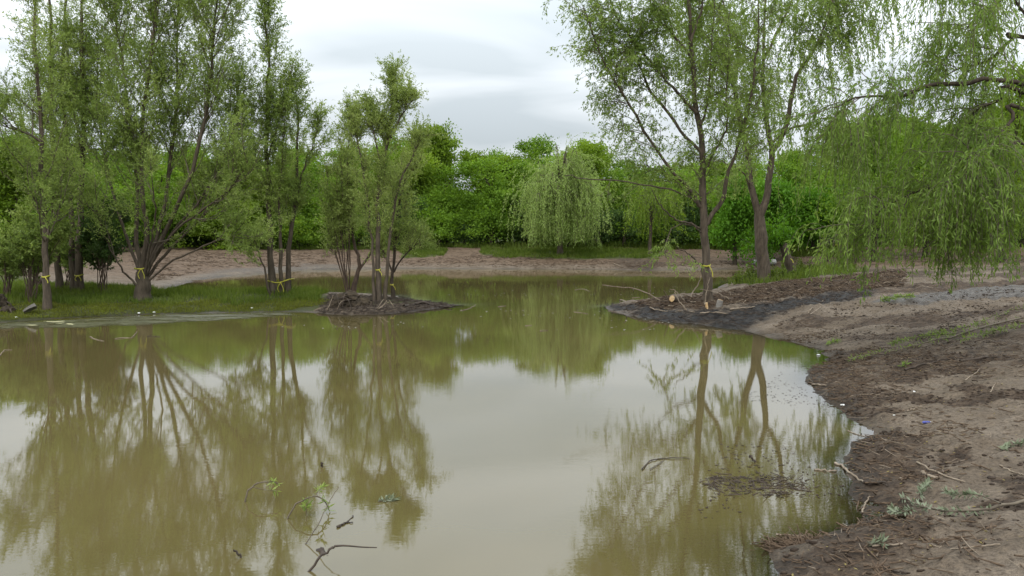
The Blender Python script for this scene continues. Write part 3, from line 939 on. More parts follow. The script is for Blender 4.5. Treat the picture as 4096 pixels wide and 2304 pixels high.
def weeping(name, label, base, stems, mat, bark, seed, lv1, L1, strand, dens, leaf, group=None, t1=(.3, 1), a1=.9, k1=.02, nstr=9, zmin=.4, upl=0.0, sides=7, lpm=34):
    rng = np.random.default_rng(seed)
    base = np.asarray(base, float)
    root = thing(name, label, "tree", base, group)
    tw, lp = [], []
    for (C, r0, r1, part, wgt) in stems:
        R = radii(len(C), r0, r1, r0 * .5 if part == "trunk" else 0) * rng.normal(1, .04, len(C))
        V, Q = tubes((C - base)[None], R[None], sides)
        add(part, mesh_np(part, V, Q, True), M[bark], root)
        if wgt <= 0:
            continue
        n1 = max(int(lv1 * wgt), 1)
        S, D, t, _ = spawn(C[None], n1, t1[0], t1[1], a1, .25, rng)
        L = L1 * rng.uniform(.5, 1.2, len(S))
        B = grow(S, D, L, 6, (0, 0, -1), k1, .12, rng, kgrow=.12)
        tw.append(tubes(B, np.clip(.009 * L, .006, .02)[:, None] * np.linspace(1, .4, 7)[None], 4))
        ns = np.maximum((nstr * L / L1).astype(int), 2)
        S2, D2, _, _ = spawn(B, ns, .15, 1, .8, .3, rng)
        Sc, Dc, _, _ = spawn(C[None], int(nstr * 1.2 * wgt), max(t1[0], .4), 1, .9, .3, rng)
        S2 = np.vstack([S2, Sc]); D2 = np.vstack([D2, Dc])
        Ls = strand[0] + (strand[1] - strand[0]) * rng.random(len(S2)) ** 1.3
        Ls = np.minimum(Ls, np.maximum(S2[:, 2] - zmin - rng.random(len(S2)) * .7, .25))
        T = grow(S2, D2, Ls, 8, (0, 0, -1), .28, .07, rng, kgrow=.5)
        tw.append(tubes(T, np.full((len(T), 9), .0035), 3))
        cnt = np.maximum((Ls * lpm * dens).astype(int), 3)
        idx = np.repeat(np.arange(len(T)), cnt)
        tt = rng.random(len(idx))
        p, tg = sample(T, idx, tt)
        # short leafy side shoots give the strands their shaggy width
        p = p + rng.normal(0, .03, p.shape)
        ax = tg * .8 + rng.normal(0, .55, p.shape) + np.array([0, 0, -.35 + upl])
        lp.append((p, ax))
    V, Q = joinq(tw)
    add("twigs", mesh_np("twigs", V - base, Q), M["twig"], root)["kind"] = "stuff"
    p = np.vstack([a for a, _ in lp]); ax = np.vstack([b for _, b in lp])
    V, Q = leaves(p, ax, leaf[0], leaf[1], rng)
    add("crown", mesh_np("crown", V - base, Q), M[mat], root)
    return root


def right_trees():
    # main tree on the dark spit
    f = foot(709, 303)
    Y = f[1]
    tr = PX([(709, 305), (707.5, 280), (706, 260), (704, 230), (703, 200), (703, 160), (700, 131), (696, 103), (694, 69), (691, 40), (689, 0), (686, -60), (682, -110)], Y, .2, 26)
    tr[0, 2] = f[2] - .12
    limbs = [([(703, 208), (695, 200), (680, 178), (663, 159), (645, 133), (633, 110), (622, 94), (608, 72), (597, 46), (590, 25), (583, 5)], .05, -1.0, 1.0),
             ([(701, 152), (688, 139), (678, 128), (669, 113), (654, 94), (644, 79), (633, 55), (619, 43), (609, 30), (598, 10), (592, -15)], .045, .8, 1.0),
             ([(697, 113), (683, 99), (674, 88), (660, 73), (644, 54), (627, 32), (612, 7), (603, -25)], .045, -.5, 1.0),
             ([(707, 224), (718, 207), (724, 193), (729, 170), (739, 141), (746, 116), (752, 90), (756, 58), (758, 39), (758, 10), (757, -40)], .065, -1.2, .9),
             ([(705, 170), (709, 163), (723, 138), (726, 121), (727, 83), (727, 50), (730, 10)], .03, -.7, .6),
             ([(700, 125), (706, 108), (709, 90), (711, 55), (713, 14), (716, -40)], .04, .7, .9),
             ([(693, 60), (680, 42), (664, 25), (652, 5), (640, -25)], .04, -.8, .9),
             ([(691, 42), (700, 15), (708, -20), (716, -60)], .035, .6, .8),
             ([(702, 207), (687, 196), (671, 190), (649, 185), (619, 182), (591, 180), (573, 177), (564, 175)], .024, -1.5, .06),
             ([(703, 230), (690, 224), (678, 220), (665, 211), (658, 201), (653, 192)], .03, -.9, 0),
             ([(705, 267), (695, 259), (687, 253), (676, 247)], .022, -.6, 0),
             ([(704, 236), (692, 226), (679, 224), (670, 232), (667, 246), (666, 258)], .014, -.8, .10),
             ([(704, 212), (690, 196), (672, 178), (655, 170), (640, 165)], .02, .8, .35)]
    st = [(tr, .118, .02, "trunk", 1.0)]
    for p, r, dy, w in limbs:
        st.append((PX(p, Y, dy, 18), r, .008, "limb", w))
    rt = tree("willow_tree", "tall bare-trunked willow on the black mud spit with yellow tape at chest height", "tree", f, st, "weeping", lv1=27, L1=(.9, .7), a1=.8, k1=-.02, t1=(.32, 1),
              lv2=10, L2=.55, a2=.9, k2=.16, trop2=(0, 0, -1), lv3=2, lpt=8, leaf=(.095, .028), droop=.45, seed=101, lfun=lambda t: 1.0 - .3 * t, sides=9)
    TAPES.append((tr, .14, f, 101))
    # forked weeping tree behind it
    f = foot(764, 281)
    Y = f[1]
    tr = PX([(764.5, 283), (763, 262), (761.5, 242), (760.5, 225), (759.5, 210)], Y, 0, 10)
    tr[0, 2] = f[2] - .15
    limbs = [([(759, 216), (754, 200), (750, 182), (749, 159), (743, 135), (738, 110), (734, 86), (724, 63), (714, 48), (703, 34), (692, 18), (682, -5)], .14, 1.0, 1.0),
             ([(760, 216), (765, 203), (768, 188), (771, 166), (772, 149), (768, 131), (765, 108), (763, 83), (764, 41), (765, 0), (766, -60)], .15, .5, 1.0),
             ([(772, 152), (783, 134), (789, 110), (793, 90), (800, 70), (810, 57), (818, 43), (823, 29), (831, 5), (838, -30)], .10, -1.0, 1.0),
             ([(773, 143), (787, 130), (803, 126), (819, 119), (832, 118)], .05, -1.2, .5),
             ([(735, 92), (728, 60), (726, 25), (722, -30)], .06, -.6, .8),
             ([(764, 60), (778, 30), (792, 0), (806, -40)], .06, .9, .9),
             ([(818, 45), (834, 30), (845, 12), (850, -10)], .04, .6, .55),
             ([(752, 190), (742, 172), (726, 163), (708, 160)], .03, -1.0, .3)]
    st = [(tr, .205, .175, "trunk", 0)]
    for p, r, dy, w in limbs:
        st.append((PX(p, Y, dy, 18), r, .015, "limb", w))
    weeping("weeping_willow", "stout forked weeping willow with a wide yellow tape band on its trunk", f, st, "weeping", "bark", 111, 13, 1.5, (.7, 2.9), 1.0, (.125, .042), t1=(.36, 1), nstr=13, zmin=3.2, sides=9, lpm=36)
    TAPES.append((tr, .22, f, 111))
    # the willow whose trunk stands out of frame to the right; its boughs hang over the bank
    Y = 12.8
    bx, by = 12.2, 13.2
    bz = H(bx, by)
    f = np.array([bx, by, bz])
    tr = catmull([(bx, by, bz - .2), (bx - .1, by, bz + 1.2), (bx - .15, by - .1, bz + 2.4), (bx - .05, by, bz + 4.2), (bx + .1, by + .2, bz + 6.5)], 14)
    heart = np.array([bx - .1, by, bz + 2.3])

    def bough(px, r, dy, w, frm=heart, n=18):
        P = [frm + RNG.normal(0, .1, 3)]
        m = len(px)
        for i, (u, v) in enumerate(px):
            P.append(at_y(u, v, Y + dy * i / m))
        return (catmull(P, n), r, .008, "limb", w)
    hi = np.array([bx - .05, by, bz + 4.3])
    st = [(tr, .32, .08, "trunk", 0),
          bough([(1024, 85), (971, 84), (940, 84), (924, 87), (909, 93), (896, 98), (878, 96), (854, 98), (838, 107)], .042, -.4, 1.1),
          bough([(1024, 92), (1002, 99), (983, 107), (972, 115), (968, 129)], .034, .8, .7),
          bough([(1024, 109), (1014, 118), (994, 140), (983, 149), (960, 160)], .036, -.9, .9),
          bough([(1024, 143), (1002, 149), (986, 160), (971, 174), (960, 183), (924, 189), (905, 197), (880, 210), (868, 232)], .036, -.6, 1.3),
          bough([(1024, 37), (1013, 39), (1002, 48), (994, 57), (979, 64), (960, 68), (945, 76)], .034, .6, .7, hi),
          bough([(1050, 0), (1020, -30), (990, -38), (965, -30), (945, -22), (935, -8)], .03, -.6, .55, hi),
          bough([(1040, -20), (1010, -10), (990, 12), (975, 20), (962, 34)], .03, 1.0, .6, hi),
          bough([(1050, 120), (1030, 160), (1010, 175), (985, 185), (960, 205), (935, 225)], .032, .5, 1.2),
          bough([(1060, 150), (1024, 190), (1000, 200), (975, 215)], .03, -.9, .8),
          bough([(1060, 60), (1030, 20), (1015, 0), (1005, -30)], .035, .3, .5, hi)]
    weeping("weeping_willow", "weeping willow whose leafy boughs hang low over the right mud bank", f, st, "weeping_near", "bark_dark", 121, 18, .95, (.3, 1.6), 1.0, (.10, .021), t1=(.42, 1), nstr=10, zmin=1.35, sides=8, lpm=44)
    # extra limbs of the same tree away from view keep it a whole tree from another place
    # far weeping willow on the grass
    f = foot(560, 255)
    Y = f[1]
    tr = PX([(560, 256), (560, 240), (559, 220), (560, 195), (561, 170)], Y, .2, 12)
    tr[0, 2] = f[2] - .1
    st = [(tr, .17, .06, "trunk", .5)]
    rg = np.random.default_rng(7)
    for i in range(34):
        a = i * 2.399; r = (.2 + .8 * rg.random()) * (37 + 7 * math.sin(a * 2 + 1))
        px = 562 + r * math.cos(a); dy = r / 34 * 2.2 * math.sin(a)
        low = rg.random() < .35
        top = 138 + (abs(r) / 34) ** 2 * 30 + rg.random() * 26 + (40 if low else 0)
        st.append((PX([(560, 225 - 30 * rg.random()), (560 + (px - 560) * .4, min(185, top + 22)), (560 + (px - 560) * .8, top + 2), (px, top + 8)], Y, dy, 12), .04, .01, "limb", .2 + .55 * rg.random()))
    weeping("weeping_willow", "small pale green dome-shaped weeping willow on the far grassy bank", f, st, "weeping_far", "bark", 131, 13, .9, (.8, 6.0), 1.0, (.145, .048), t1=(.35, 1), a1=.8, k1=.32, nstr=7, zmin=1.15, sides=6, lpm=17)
    f = foot(650, 256)
    Y = f[1]
    tr = PX([(650, 257), (650, 240), (652, 215), (653, 190)], Y, .2, 10)
    tr[0, 2] = f[2] - .1
    st = [(tr, .12, .04, "trunk", .4)]
    for i in range(14):
        a = i * 2.399; r = (.35 + .65 * rg.random()) * 24
        px = 655 + r * math.cos(a); dy = r / 24 * 1.5 * math.sin(a)
        top = 176 + (abs(r) / 24) ** 2 * 16 + rg.random() * 8
        st.append((PX([(652, 225), (652 + (px - 652) * .4, 200), (px, top + 5)], Y, dy, 10), .03, .01, "limb", .5))
    weeping("weeping_willow", "young weeping willow with ragged drooping skirt seen left of the bare-trunked willow", f, st, "broad_yellow", "bark", 132, 9, .6, (.6, 3.0), 1.0, (.15, .05), t1=(.3, 1), k1=.15, nstr=6, zmin=1.3, sides=6, lpm=13)


right_trees()


# ------------------------------------------------------------------ background wood of broadleaf trees
def broad_proto(seed, mat, h=8.0, w=3.0, n=170, per=85, leaf=(.20, .13), low=.04):
    """trunk, limbs and a ragged leafy crown made of leaf clumps, unit built round the origin"""
    rng = np.random.default_rng(seed)
    tr = catmull([(0, 0, -.3), (rng.normal(0, .1), rng.normal(0, .1), h * .3), (rng.normal(0, .25), rng.normal(0, .25), h * .6), (rng.normal(0, .3), rng.normal(0, .3), h * .92)], 12)
    S, D, t, _ = spawn(tr[None], 16, .15, .95, .8, .2, rng)
    B = grow(S, D, (w * .95) * (1 - .5 * t) * rng.uniform(.7, 1.1, 16), 6, (0, 0, 1), .1, .12, rng)
    Vt, Qt = joinq([tubes(tr[None], radii(12, .16, .03, .05)[None], 6), tubes(B, np.linspace(.05, .012, 7)[None] * np.ones((16, 1)), 4)])
    # lobes: each limb tip swells into a mass of foliage
    tips = np.vstack([B[:, -1], B[:, 4], tr[-2:]])
    lob_r = rng.uniform(.75, 1.45, len(tips)) * w / 3.2
    extra = np.stack([rng.normal(0, w * .42, 14), rng.normal(0, w * .42, 14), rng.uniform(low * h + .5, h * .55, 14)], 1)
    tips = np.vstack([tips, extra]); lob_r = np.concatenate([lob_r, rng.uniform(.8, 1.4, 14) * w / 3.2])
    li = rng.integers(0, len(tips), n)
    dirv = unit(rng.normal(0, 1, (n, 3)) + np.array([0, 0, .25]))
    c = tips[li] + dirv * (lob_r[li] * rng.uniform(.55, 1.1, n))[:, None]
    c[:, 2] = np.clip(c[:, 2], low * h, h * 1.02 + rng.normal(0, .25, n))
    idx = np.repeat(np.arange(n), per)
    sz = rng.uniform(.2, .5, n)[idx][:, None]
    off = rng.normal(0, 1, (len(idx), 3)) * sz * np.array([1.15, 1.15, .6])
    p = c[idx] + off
    ax = dirv[idx] * .5 + rng.normal(0, .8, p.shape)
    V, Q = leaves(p, ax, leaf[0], leaf[1], rng, up=(0, 0, .5))
    mt = mesh_np("trunk", Vt, Qt, True); mt.materials.append(M["bark_dark"])
    mc = mesh_np("crown", V, Q); mc.materials.append(M[mat])
    return mt, mc, h


def place_broad(proto, p, hgt, wid, rot, label, group, name="broadleaf_tree", cat="tree"):
    mt, mc, h0 = proto
    o = thing(name, label, cat, p, group)
    o.rotation_euler = (0, 0, rot)
    o.scale = (wid, wid, hgt / h0)
    t = bpy.data.objects.new("trunk", mt); c = bpy.data.objects.new("crown", mc)
    for q in (t, c):
        COL.objects.link(q); q.parent = o
    return o


def background():
    prof = np.array([(-160, 128), (0, 132), (40, 140), (100, 150), (200, 150), (320, 154), (345, 149), (400, 142), (432, 128), (446, 150), (475, 150), (500, 157),
                     (515, 150), (538, 141), (590, 144), (615, 163), (640, 163), (700, 166), (760, 160), (830, 140), (870, 118), (910, 124), (950, 130), (1000, 112), (1060, 78), (1150, 70)], float)
    protos = [broad_proto(201, "broad"), broad_proto(202, "broad", w=3.4), broad_proto(203, "broad_yellow", w=3.0), broad_proto(204, "broad", w=2.6, n=150), broad_proto(205, "broad_yellow", w=3.3)]
    rg = np.random.default_rng(17)
    rows = [(58.5, 34, 14, "tree in the front row of the far wood"),
            (65.0, 36, 4, "tree in the second row of the far wood"),
            (73.0, 46, 2, "tree glimpsed over the front rows of the far wood")]
    for ri, (D, sp_, lower, lab) in enumerate(rows):
        u = -110 + ri * 21
        while u < 1140:
            uu = u + rg.normal(0, 6)
            vt = np.interp(uu, prof[:, 0], prof[:, 1]) + lower * rg.uniform(.4, 1.5) + rg.normal(0, 2.5)
            d = D + rg.normal(0, .9)
            q = at_y(uu, vt, d)
            z = H(q[0], d)
            hgt = (q[2] - z) / 1.03
            pi_ = (0, 1, 3, 0, 1, 3, 2, 4)[rg.integers(0, 8)]
            pr = protos[pi_]
            look = ("rounded green", "spreading green", "yellow-tinged", "narrow green", "spreading yellow-tinged")[pi_]
            size = "low" if hgt < 7.2 else ("middling" if hgt < 9.0 else "tall")
            lab_ = "%s %s %s" % (size, look, lab)
            place_broad(pr, (q[0], d, z), hgt, rg.uniform(.85, 1.1) * (.75 + hgt / 32), rg.uniform(0, 6.28), lab_, "broadleaf wood row %s" % ("front", "middle", "rear")[ri])
            u += sp_ * rg.uniform(.8, 1.2)
    # understorey bushes in front of the wood
    bush = [broad_proto(211, "broad", h=2.6, w=1.6, n=70, per=70, leaf=(.15, .10), low=.03), broad_proto(212, "shrub", h=2.4, w=1.5, n=70, per=70, leaf=(.15, .09), low=.03)]
    u = -100
    for k in range(100):
        u_ = -90 + k * 12.4
        d = (61.5, 68.0)[k % 2] + rg.normal(0, .7)
        q = at_y(u_, 240, d)
        place_broad(bush[k % 2], (q[0], d, H(q[0], d)), rg.uniform(2.2, 3.4), rg.uniform(1.1, 1.6), rg.uniform(0, 6.28),
                    "dark undergrowth bush between the trunks inside the far wood", "undergrowth inside the far wood", "undergrowth_bush", "bush")
    while u < 1120:
        d = 56.3 + rg.normal(0, .6)
        q = at_y(u, 240, d)
        bi, bh = rg.integers(0, 2), rg.uniform(1.4, 3.2)
        place_broad(bush[bi], (q[0], d, H(q[0], d)), bh, rg.uniform(.8, 1.3), rg.uniform(0, 6.28),
                    "%s %s bush at the foot of the far wood" % ("low" if bh < 1.9 else ("middling" if bh < 2.5 else "tall"), ("bright green", "dull dark green")[bi]), "understorey bushes at the far wood", "understorey_bush", "bush")
        u += rg.uniform(18, 34)
    # left wood behind the spit, nearer because the bank curves round
    for i, (u, v, d) in enumerate([(-40, 140, 40), (10, 150, 42), (60, 160, 46), (110, 165, 50), (160, 172, 53), (215, 176, 54), (250, 180, 55)]):
        q = at_y(u, v, d)
        z = H(q[0], d)
        place_broad(protos[(i * 2 + 2) % 5], (q[0], d, z), (q[2] - z), .9, i * 1.3, "yellow green tree close behind the left willows", "trees behind the left willows")
    # pale bush on the far left bank
    mp = broad_proto(221, "willow_pale", h=2.6, w=1.6, n=70, per=80, leaf=(.13, .07), low=.03)
    f = foot(420, 252)
    place_broad(mp, f, 1.8, .5, 1.0, "pale grey green rounded bush on the far bank beside the grass", None, "round_bush", "bush")
    # young maples at the channel's end
    mpl = broad_proto(222, "maple", h=4.5, w=2.0, n=130, per=90, leaf=(.17, .13), low=.06)
    for i, (u, v, d, top, wd) in enumerate([(735, 262, 47.5, 178, .8), (770, 252, 50, 182, .9), (812, 252, 52, 190, .9), (850, 251, 52, 190, .8)]):
        q = at_y(u, v, d)
        z = H(q[0], d)
        tz = at_y(u, top, d)[2]
        place_broad(mpl, (q[0], d, z), tz - z, wd, 1.7 * i, "bright green young maple growing beyond the forked willow", "young maples beyond the forked willow", "young_maple", "tree")
    # bright tree over the right bank, and a yellowish one by the frame edge
    for (u, top, d, w_, mt, lab) in [(878, 118, 44, 1.05, "broad", "bright yellow green tree seen through the hanging willow boughs"),
                                     (930, 128, 46, 1.0, "broad", "green tree half hidden by the hanging willow boughs"),
                                     (1010, 70, 38, 1.0, "broad_yellow", "olive yellow tree with thin foliage behind the hanging willow limbs"),
                                     (975, 140, 50, 1.0, "broad_yellow", "dull green tree on the rise beyond the wet track")]:
        q = at_y(u, top, d)
        z = H(q[0], d)
        pr = broad_proto(int(u), mt, h=8, w=2.8, n=150, per=80, leaf=(.16, .10), low=.14)
        place_broad(pr, (q[0], d, z), q[2] - z, w_, 0.6, lab, None)


background()


# ------------------------------------------------------------------ grass, litter
def blades(pts, hgt, wid, rng, lean=.35):
    n = len(pts)
    az = rng.uniform(0, 2 * math.pi, n)
    s = np.stack([np.cos(az), np.sin(az), np.zeros(n)], 1)
    ln = rng.normal(0, lean, (n, 3)); ln[:, 2] = 1
    h = (hgt * rng.uniform(.5, 1.3, n))[:, None]
    w = wid * rng.uniform(.7, 1.2, n)[:, None]
    tip = pts + unit(ln) * h
    midp = pts + unit(ln) * h * .55 + rng.normal(0, .01, (n, 3))
    V = np.stack([pts - s * w * .5, pts + s * w * .5, midp + s * w * .4, tip, midp - s * w * .4], 1).reshape(-1, 3)
    b = np.arange(n) * 5
    return V, b


def grass_patch(name, label, poly, n, hgt, wid, mat, seed, zed=None, dens=None):
    rng = np.random.default_rng(seed)
    poly = np.asarray(poly)
    lo, hi = poly.min(0), poly.max(0)
    p = rng.uniform(lo, hi, (n * 3, 2))
    sd_ = sdist(poly, p[:, 0], p[:, 1])
    keep = (sd_ + (fbm(p[:, 0] * .9, p[:, 1] * .9, 3, seed) - .5) * 1.6 < 0) & (rng.random(len(p)) < .25 + 1.3 * sstep(.3, .65, fbm(p[:, 0] * 1.7, p[:, 1] * 1.7, 3, seed + 3)))
    keep &= shore(p[:, 0], p[:, 1]) > .05
    p = p[keep][:n]
    z = height(p[:, 0], p[:, 1])
    P3 = np.stack([p[:, 0], p[:, 1], z - .01], 1)
    hh = hgt * (.45 + 1.1 * fbm(p[:, 0] * 1.2, p[:, 1] * 1.2, 3, seed + 9))
    V, b = blades(P3, hh, wid, rng)
    Q = np.stack([b, b + 1, b + 2, b + 4], 1)
    T = np.stack([b + 4, b + 2, b + 3, b + 3], 1)
    T3 = np.stack([b + 4, b + 2, b + 3], 1)
    m = bpy.data.meshes.new(name)
    m.from_pydata(V.tolist(), [], Q.tolist() + T3.tolist())
    o = add(name, m, M[mat])
    tag(o, label, kind="stuff")
    o["category"] = "grass"
    return o


grass_patch("grass", "green grass growing under the willows on the left spit", gpoly([(-40, 306), (60, 304), (150, 303), (250, 303), (320, 300), (326, 295), (300, 291), (160, 290), (90, 286), (-40, 280)]), 26000, .20, .016, "grass", 301)
grass_patch("short_grass", "short yellowing grass and moss along the left water's edge", gpoly([(-40, 325), (60, 318.5), (180, 313.5), (300, 311), (326, 304), (320, 299), (150, 302), (-40, 306)]), 22000, .07, .016, "grass_moss", 302)
grass_patch("grass", "bright mown grass strip under the far weeping willow", P_far2, 12000, .22, .035, "grass", 303)
grass_patch("grass", "small grass patch on the far bank beside the pale bush", P_far1, 4000, .22, .035, "grass", 304)
grass_patch("grass", "rough weeds around the foot of the forked willow", P_penin, 7000, .30, .03, "grass", 305)
grass_patch("grass", "tall weeds along the foot of the far wood", np.array([[-24, 56.6], [30, 56.6], [30, 55.0], [18, 54.5], [-2, 55.2], [-24, 55.6]]), 12000, .38, .04, "grass", 306)
grass_patch("grass", "grass on the bank beyond the leaning cut trunk", P_farR, 5000, .4, .035, "grass", 307)
grass_patch("grass", "bright grass glimpsed behind the far left shrubs", P_grass_left2, 8000, .3, .03, "grass", 308)


def scatter_ground(poly, n, seed, thr=None, dmin=.02):
    rng = np.random.default_rng(seed)
    poly = np.asarray(poly)
    lo, hi = poly.min(0), poly.max(0)
    p = rng.uniform(lo, hi, (n * 6, 2))
    k = (sdist(poly, p[:, 0], p[:, 1]) < 0) & (shore(p[:, 0], p[:, 1]) > dmin)
    if thr is not None:
        k &= thr(p[:, 0], p[:, 1], rng)
    p = p[k][:n]
    return np.stack([p[:, 0], p[:, 1], height(p[:, 0], p[:, 1])], 1), rng


NEAR = pxpoly([(760, 600), (1060, 600), (1060, 300), (900, 305), (740, 322)], .3)


def litter(name, label, poly, n, Lr, r, mat, seed, thr=None, lift=.0, tilt=.16, dmin=.02):
    P, rng = scatter_ground(poly, n, seed, thr, dmin)
    a = rng.uniform(0, math.pi * 2, len(P))
    D = np.stack([np.cos(a), np.sin(a) * .8, rng.normal(0, tilt, len(P))], 1)
    L = rng.uniform(Lr[0], Lr[1], len(P)) * rng.uniform(.3, 1, len(P))
    P[:, 2] += r * .7 + lift * rng.random(len(P))
    T = grow(P - unit(D) * L[:, None] * .5, D, L, 2, (0, 0, -1), .0, .12, rng)
    V, Q = tubes(T, rng.uniform(.5, 1.3, len(P))[:, None] * np.array([[r, r, r * .6]]), 4)
    o = add(name, mesh_np(name, V, Q), M[mat])
    tag(o, label, "litter", kind="stuff")
    return o


def near_thr(x, y, rng):
    d = shore(x, y)
    return rng.random(len(x)) < np.clip(.05 + 1.1 * (1 - sstep(.3, 1.5, d)) * sstep(.3, .55, fbm(x * 1.1, y * 1.1, 3, 88)) + .8 * (sdist(P_deb1, x, y) < .2) * sstep(.35, .6, fbm(x * .9, y * .9, 3, 89)), 0, 1)


litter("wood_litter", "dark shredded wood and bark litter along the near right shoreline", NEAR, 9000, (.04, .22), .006, "litter", 401, near_thr, .02)
litter("wood_litter", "pale splintered twigs scattered over the near right bank", NEAR, 900, (.05, .30), .0035, "stick", 402, near_thr, .02)
litter("wood_litter", "brown torn brush litter on the dark spit round the bare-trunked willow", P_brown, 7000, (.08, .45), .008, "litter", 403, None, .05, .2)
litter("wood_litter", "black twigs trodden into the wet edge of the dark spit", P_black, 1500, (.06, .35), .007, "stick_dark", 409, None, .02)
litter("wood_litter", "dry pale twigs littering the dark spit", P_brown, 700, (.1, .6), .006, "stick", 404, None, .06, .25)
litter("wood_litter", "dark wood debris on the tip of the grassy spit", pxpoly([(318, 309), (330, 299), (420, 300), (462, 304), (445, 308), (400, 313), (330, 314)], .08), 2500, (.06, .35), .008, "stick_dark", 405, None, .03)
litter("wood_litter", "brown raked debris lines on the far bank", gpoly([(380, 262), (480, 256), (640, 262), (760, 262), (760, 267), (640, 268), (500, 267), (400, 266)]), 1100, (.1, .6), .012, "litter", 406, None, .03)
litter("wood_litter", "torn branches and debris spread over the right far field", gpoly([(780, 264), (1060, 262), (1060, 250), (780, 250)]), 1500, (.1, .6), .012, "litter", 407, None, .03)


litter("wood_litter", "dark scraped debris streaks on the far left beach", gpoly([(150, 282), (210, 266), (350, 262), (350, 252), (200, 252), (130, 262)]), 1400, (.1, .7), .012, "litter", 408, None, .02, .08)


def clods(name, label, poly, n, size, seed, thr=None):
    P, rng = scatter_ground(poly, n, seed, thr)
    g = (1 + 5 ** .5) / 2
    v0 = unit(np.array([(-1, g, 0), (1, g, 0), (-1, -g, 0), (1, -g, 0), (0, -1, g), (0, 1, g), (0, -1, -g), (0, 1, -g), (g, 0, -1), (g, 0, 1), (-g, 0, -1), (-g, 0, 1)], float))
    f0 = np.array([(0, 11, 5), (0, 5, 1), (0, 1, 7), (0, 7, 10), (0, 10, 11), (1, 5, 9), (5, 11, 4), (11, 10, 2), (10, 7, 6), (7, 1, 8), (3, 9, 4), (3, 4, 2), (3, 2, 6), (3, 6, 8), (3, 8, 9), (4, 9, 5), (2, 4, 11), (6, 2, 10), (8, 6, 7), (9, 8, 1)])
    m = len(P)
    s = size * rng.uniform(.3, 1.3, m) * rng.uniform(.4, 1, m)
    V = v0[None] * rng.uniform(.4, 1.5, (m, 12, 1)) * s[:, None, None] * np.array([1.3, 1.0, .55])
    V = V + P[:, None] + np.array([0, 0, .1]) * s[:, None, None]
    Fc = (f0[None] + (np.arange(m) * 12)[:, None, None]).reshape(-1, 3)
    o = add(name, mesh_np(name, V.reshape(-1, 3), Fc), M["clod"])
    tag(o, label, "clods", kind="stuff")


def clod_thr(x, y, rng):
    return rng.random(len(x)) < .04 + 1.2 * sstep(.52, .72, fbm(x * 1.4, y * 1.9, 3, 91))


clods("soil_clods", "dark crumbled soil clods in drifts over the right bank", NEAR, 10000, .024, 411, clod_thr)
clods("soil_clods", "dark brown broken earth on the back of the dark spit", P_brown, 4000, .06, 412)


def flecks(name, label, cat, poly, n, size, mat, seed, water=False, thr=None):
    rng = np.random.default_rng(seed)
    poly = np.asarray(poly)
    lo, hi = poly.min(0), poly.max(0)
    p = rng.uniform(lo, hi, (n * 5, 2))
    k = sdist(poly, p[:, 0], p[:, 1]) < 0
    s_ = shore(p[:, 0], p[:, 1])
    k &= (s_ < -.05) if water else (s_ > .05)
    if thr is not None:
        k &= thr(p[:, 0], p[:, 1], rng)
    p = p[k][:n]
    z = np.full(len(p), .004) if water else height(p[:, 0], p[:, 1]) + .012
    P = np.stack([p[:, 0], p[:, 1], z], 1)
    a = rng.uniform(0, 6.28, len(P))
    ax = np.stack([np.cos(a), np.sin(a), rng.normal(0, 0 if water else .15, len(P))], 1)
    sd2 = np.stack([-np.sin(a), np.cos(a), np.zeros(len(P))], 1)
    s = (size * rng.uniform(.4, 1.6, len(P)))[:, None]
    V = np.stack([P, P + ax * s * .5 + sd2 * s * .22, P + ax * s, P + ax * s * .5 - sd2 * s * .22], 1).reshape(-1, 3)
    o = add(name, mesh_np(name, V, np.arange(len(V)).reshape(-1, 4)), M[mat])
    tag(o, label, cat, kind="stuff")


flecks("fallen_catkins", "tiny yellow catkins strewn on the near right mud", "catkins", NEAR, 1500, .028, "catkin", 421)
flecks("floating_flecks", "pale plant flecks floating along the mid pond", "flecks", pxpoly([(120, 330), (700, 330), (700, 285), (420, 290), (470, 320)], 0), 260, .055, "fleck", 422, True,
       lambda x, y, r: r.random(len(x)) < sstep(.5, .7, fbm(x * .3, y * 1.2, 2, 15)))
flecks("floating_flecks", "fine dark leaf bits floating near the right shore", "flecks", pxpoly([(690, 520), (860, 520), (870, 400), (800, 360), (740, 400)], 0), 700, .035, "clod", 423, True,
       lambda x, y, r: r.random(len(x)) < sstep(.5, .68, fbm(x * 1.2, y * 1.6, 2, 25)))


# ------------------------------------------------------------------ single things
def ico_lump(name, base, size, mat, parent=None, seed=0, sub=3, rough=.25):
    import bmesh
    bm = bmesh.new()
    bmesh.ops.create_icosphere(bm, subdivisions=sub, radius=1)
    rng = np.random.default_rng(seed)
    for v in bm.verts:
        c = np.array(v.co)
        n = fbm(np.array([c[0] * 2 + seed + c[2]]), np.array([c[1] * 2 - c[2] * 1.3]), 3, seed)[0]
        n2 = fbm(np.array([c[0] * 6 + seed - c[2] * 2]), np.array([c[1] * 6 + c[2] * 4]), 3, seed + 4)[0]
        k = 1 + (n - .5) * 2 * rough + (n2 - .5) * rough
        v.co = Vector((c[0] * k * size[0], c[1] * k * size[1], c[2] * k * size[2]))
    m = bpy.data.meshes.new(name)
    bm.to_mesh(m); bm.free()
    return add(name, m, M[mat], parent, base)


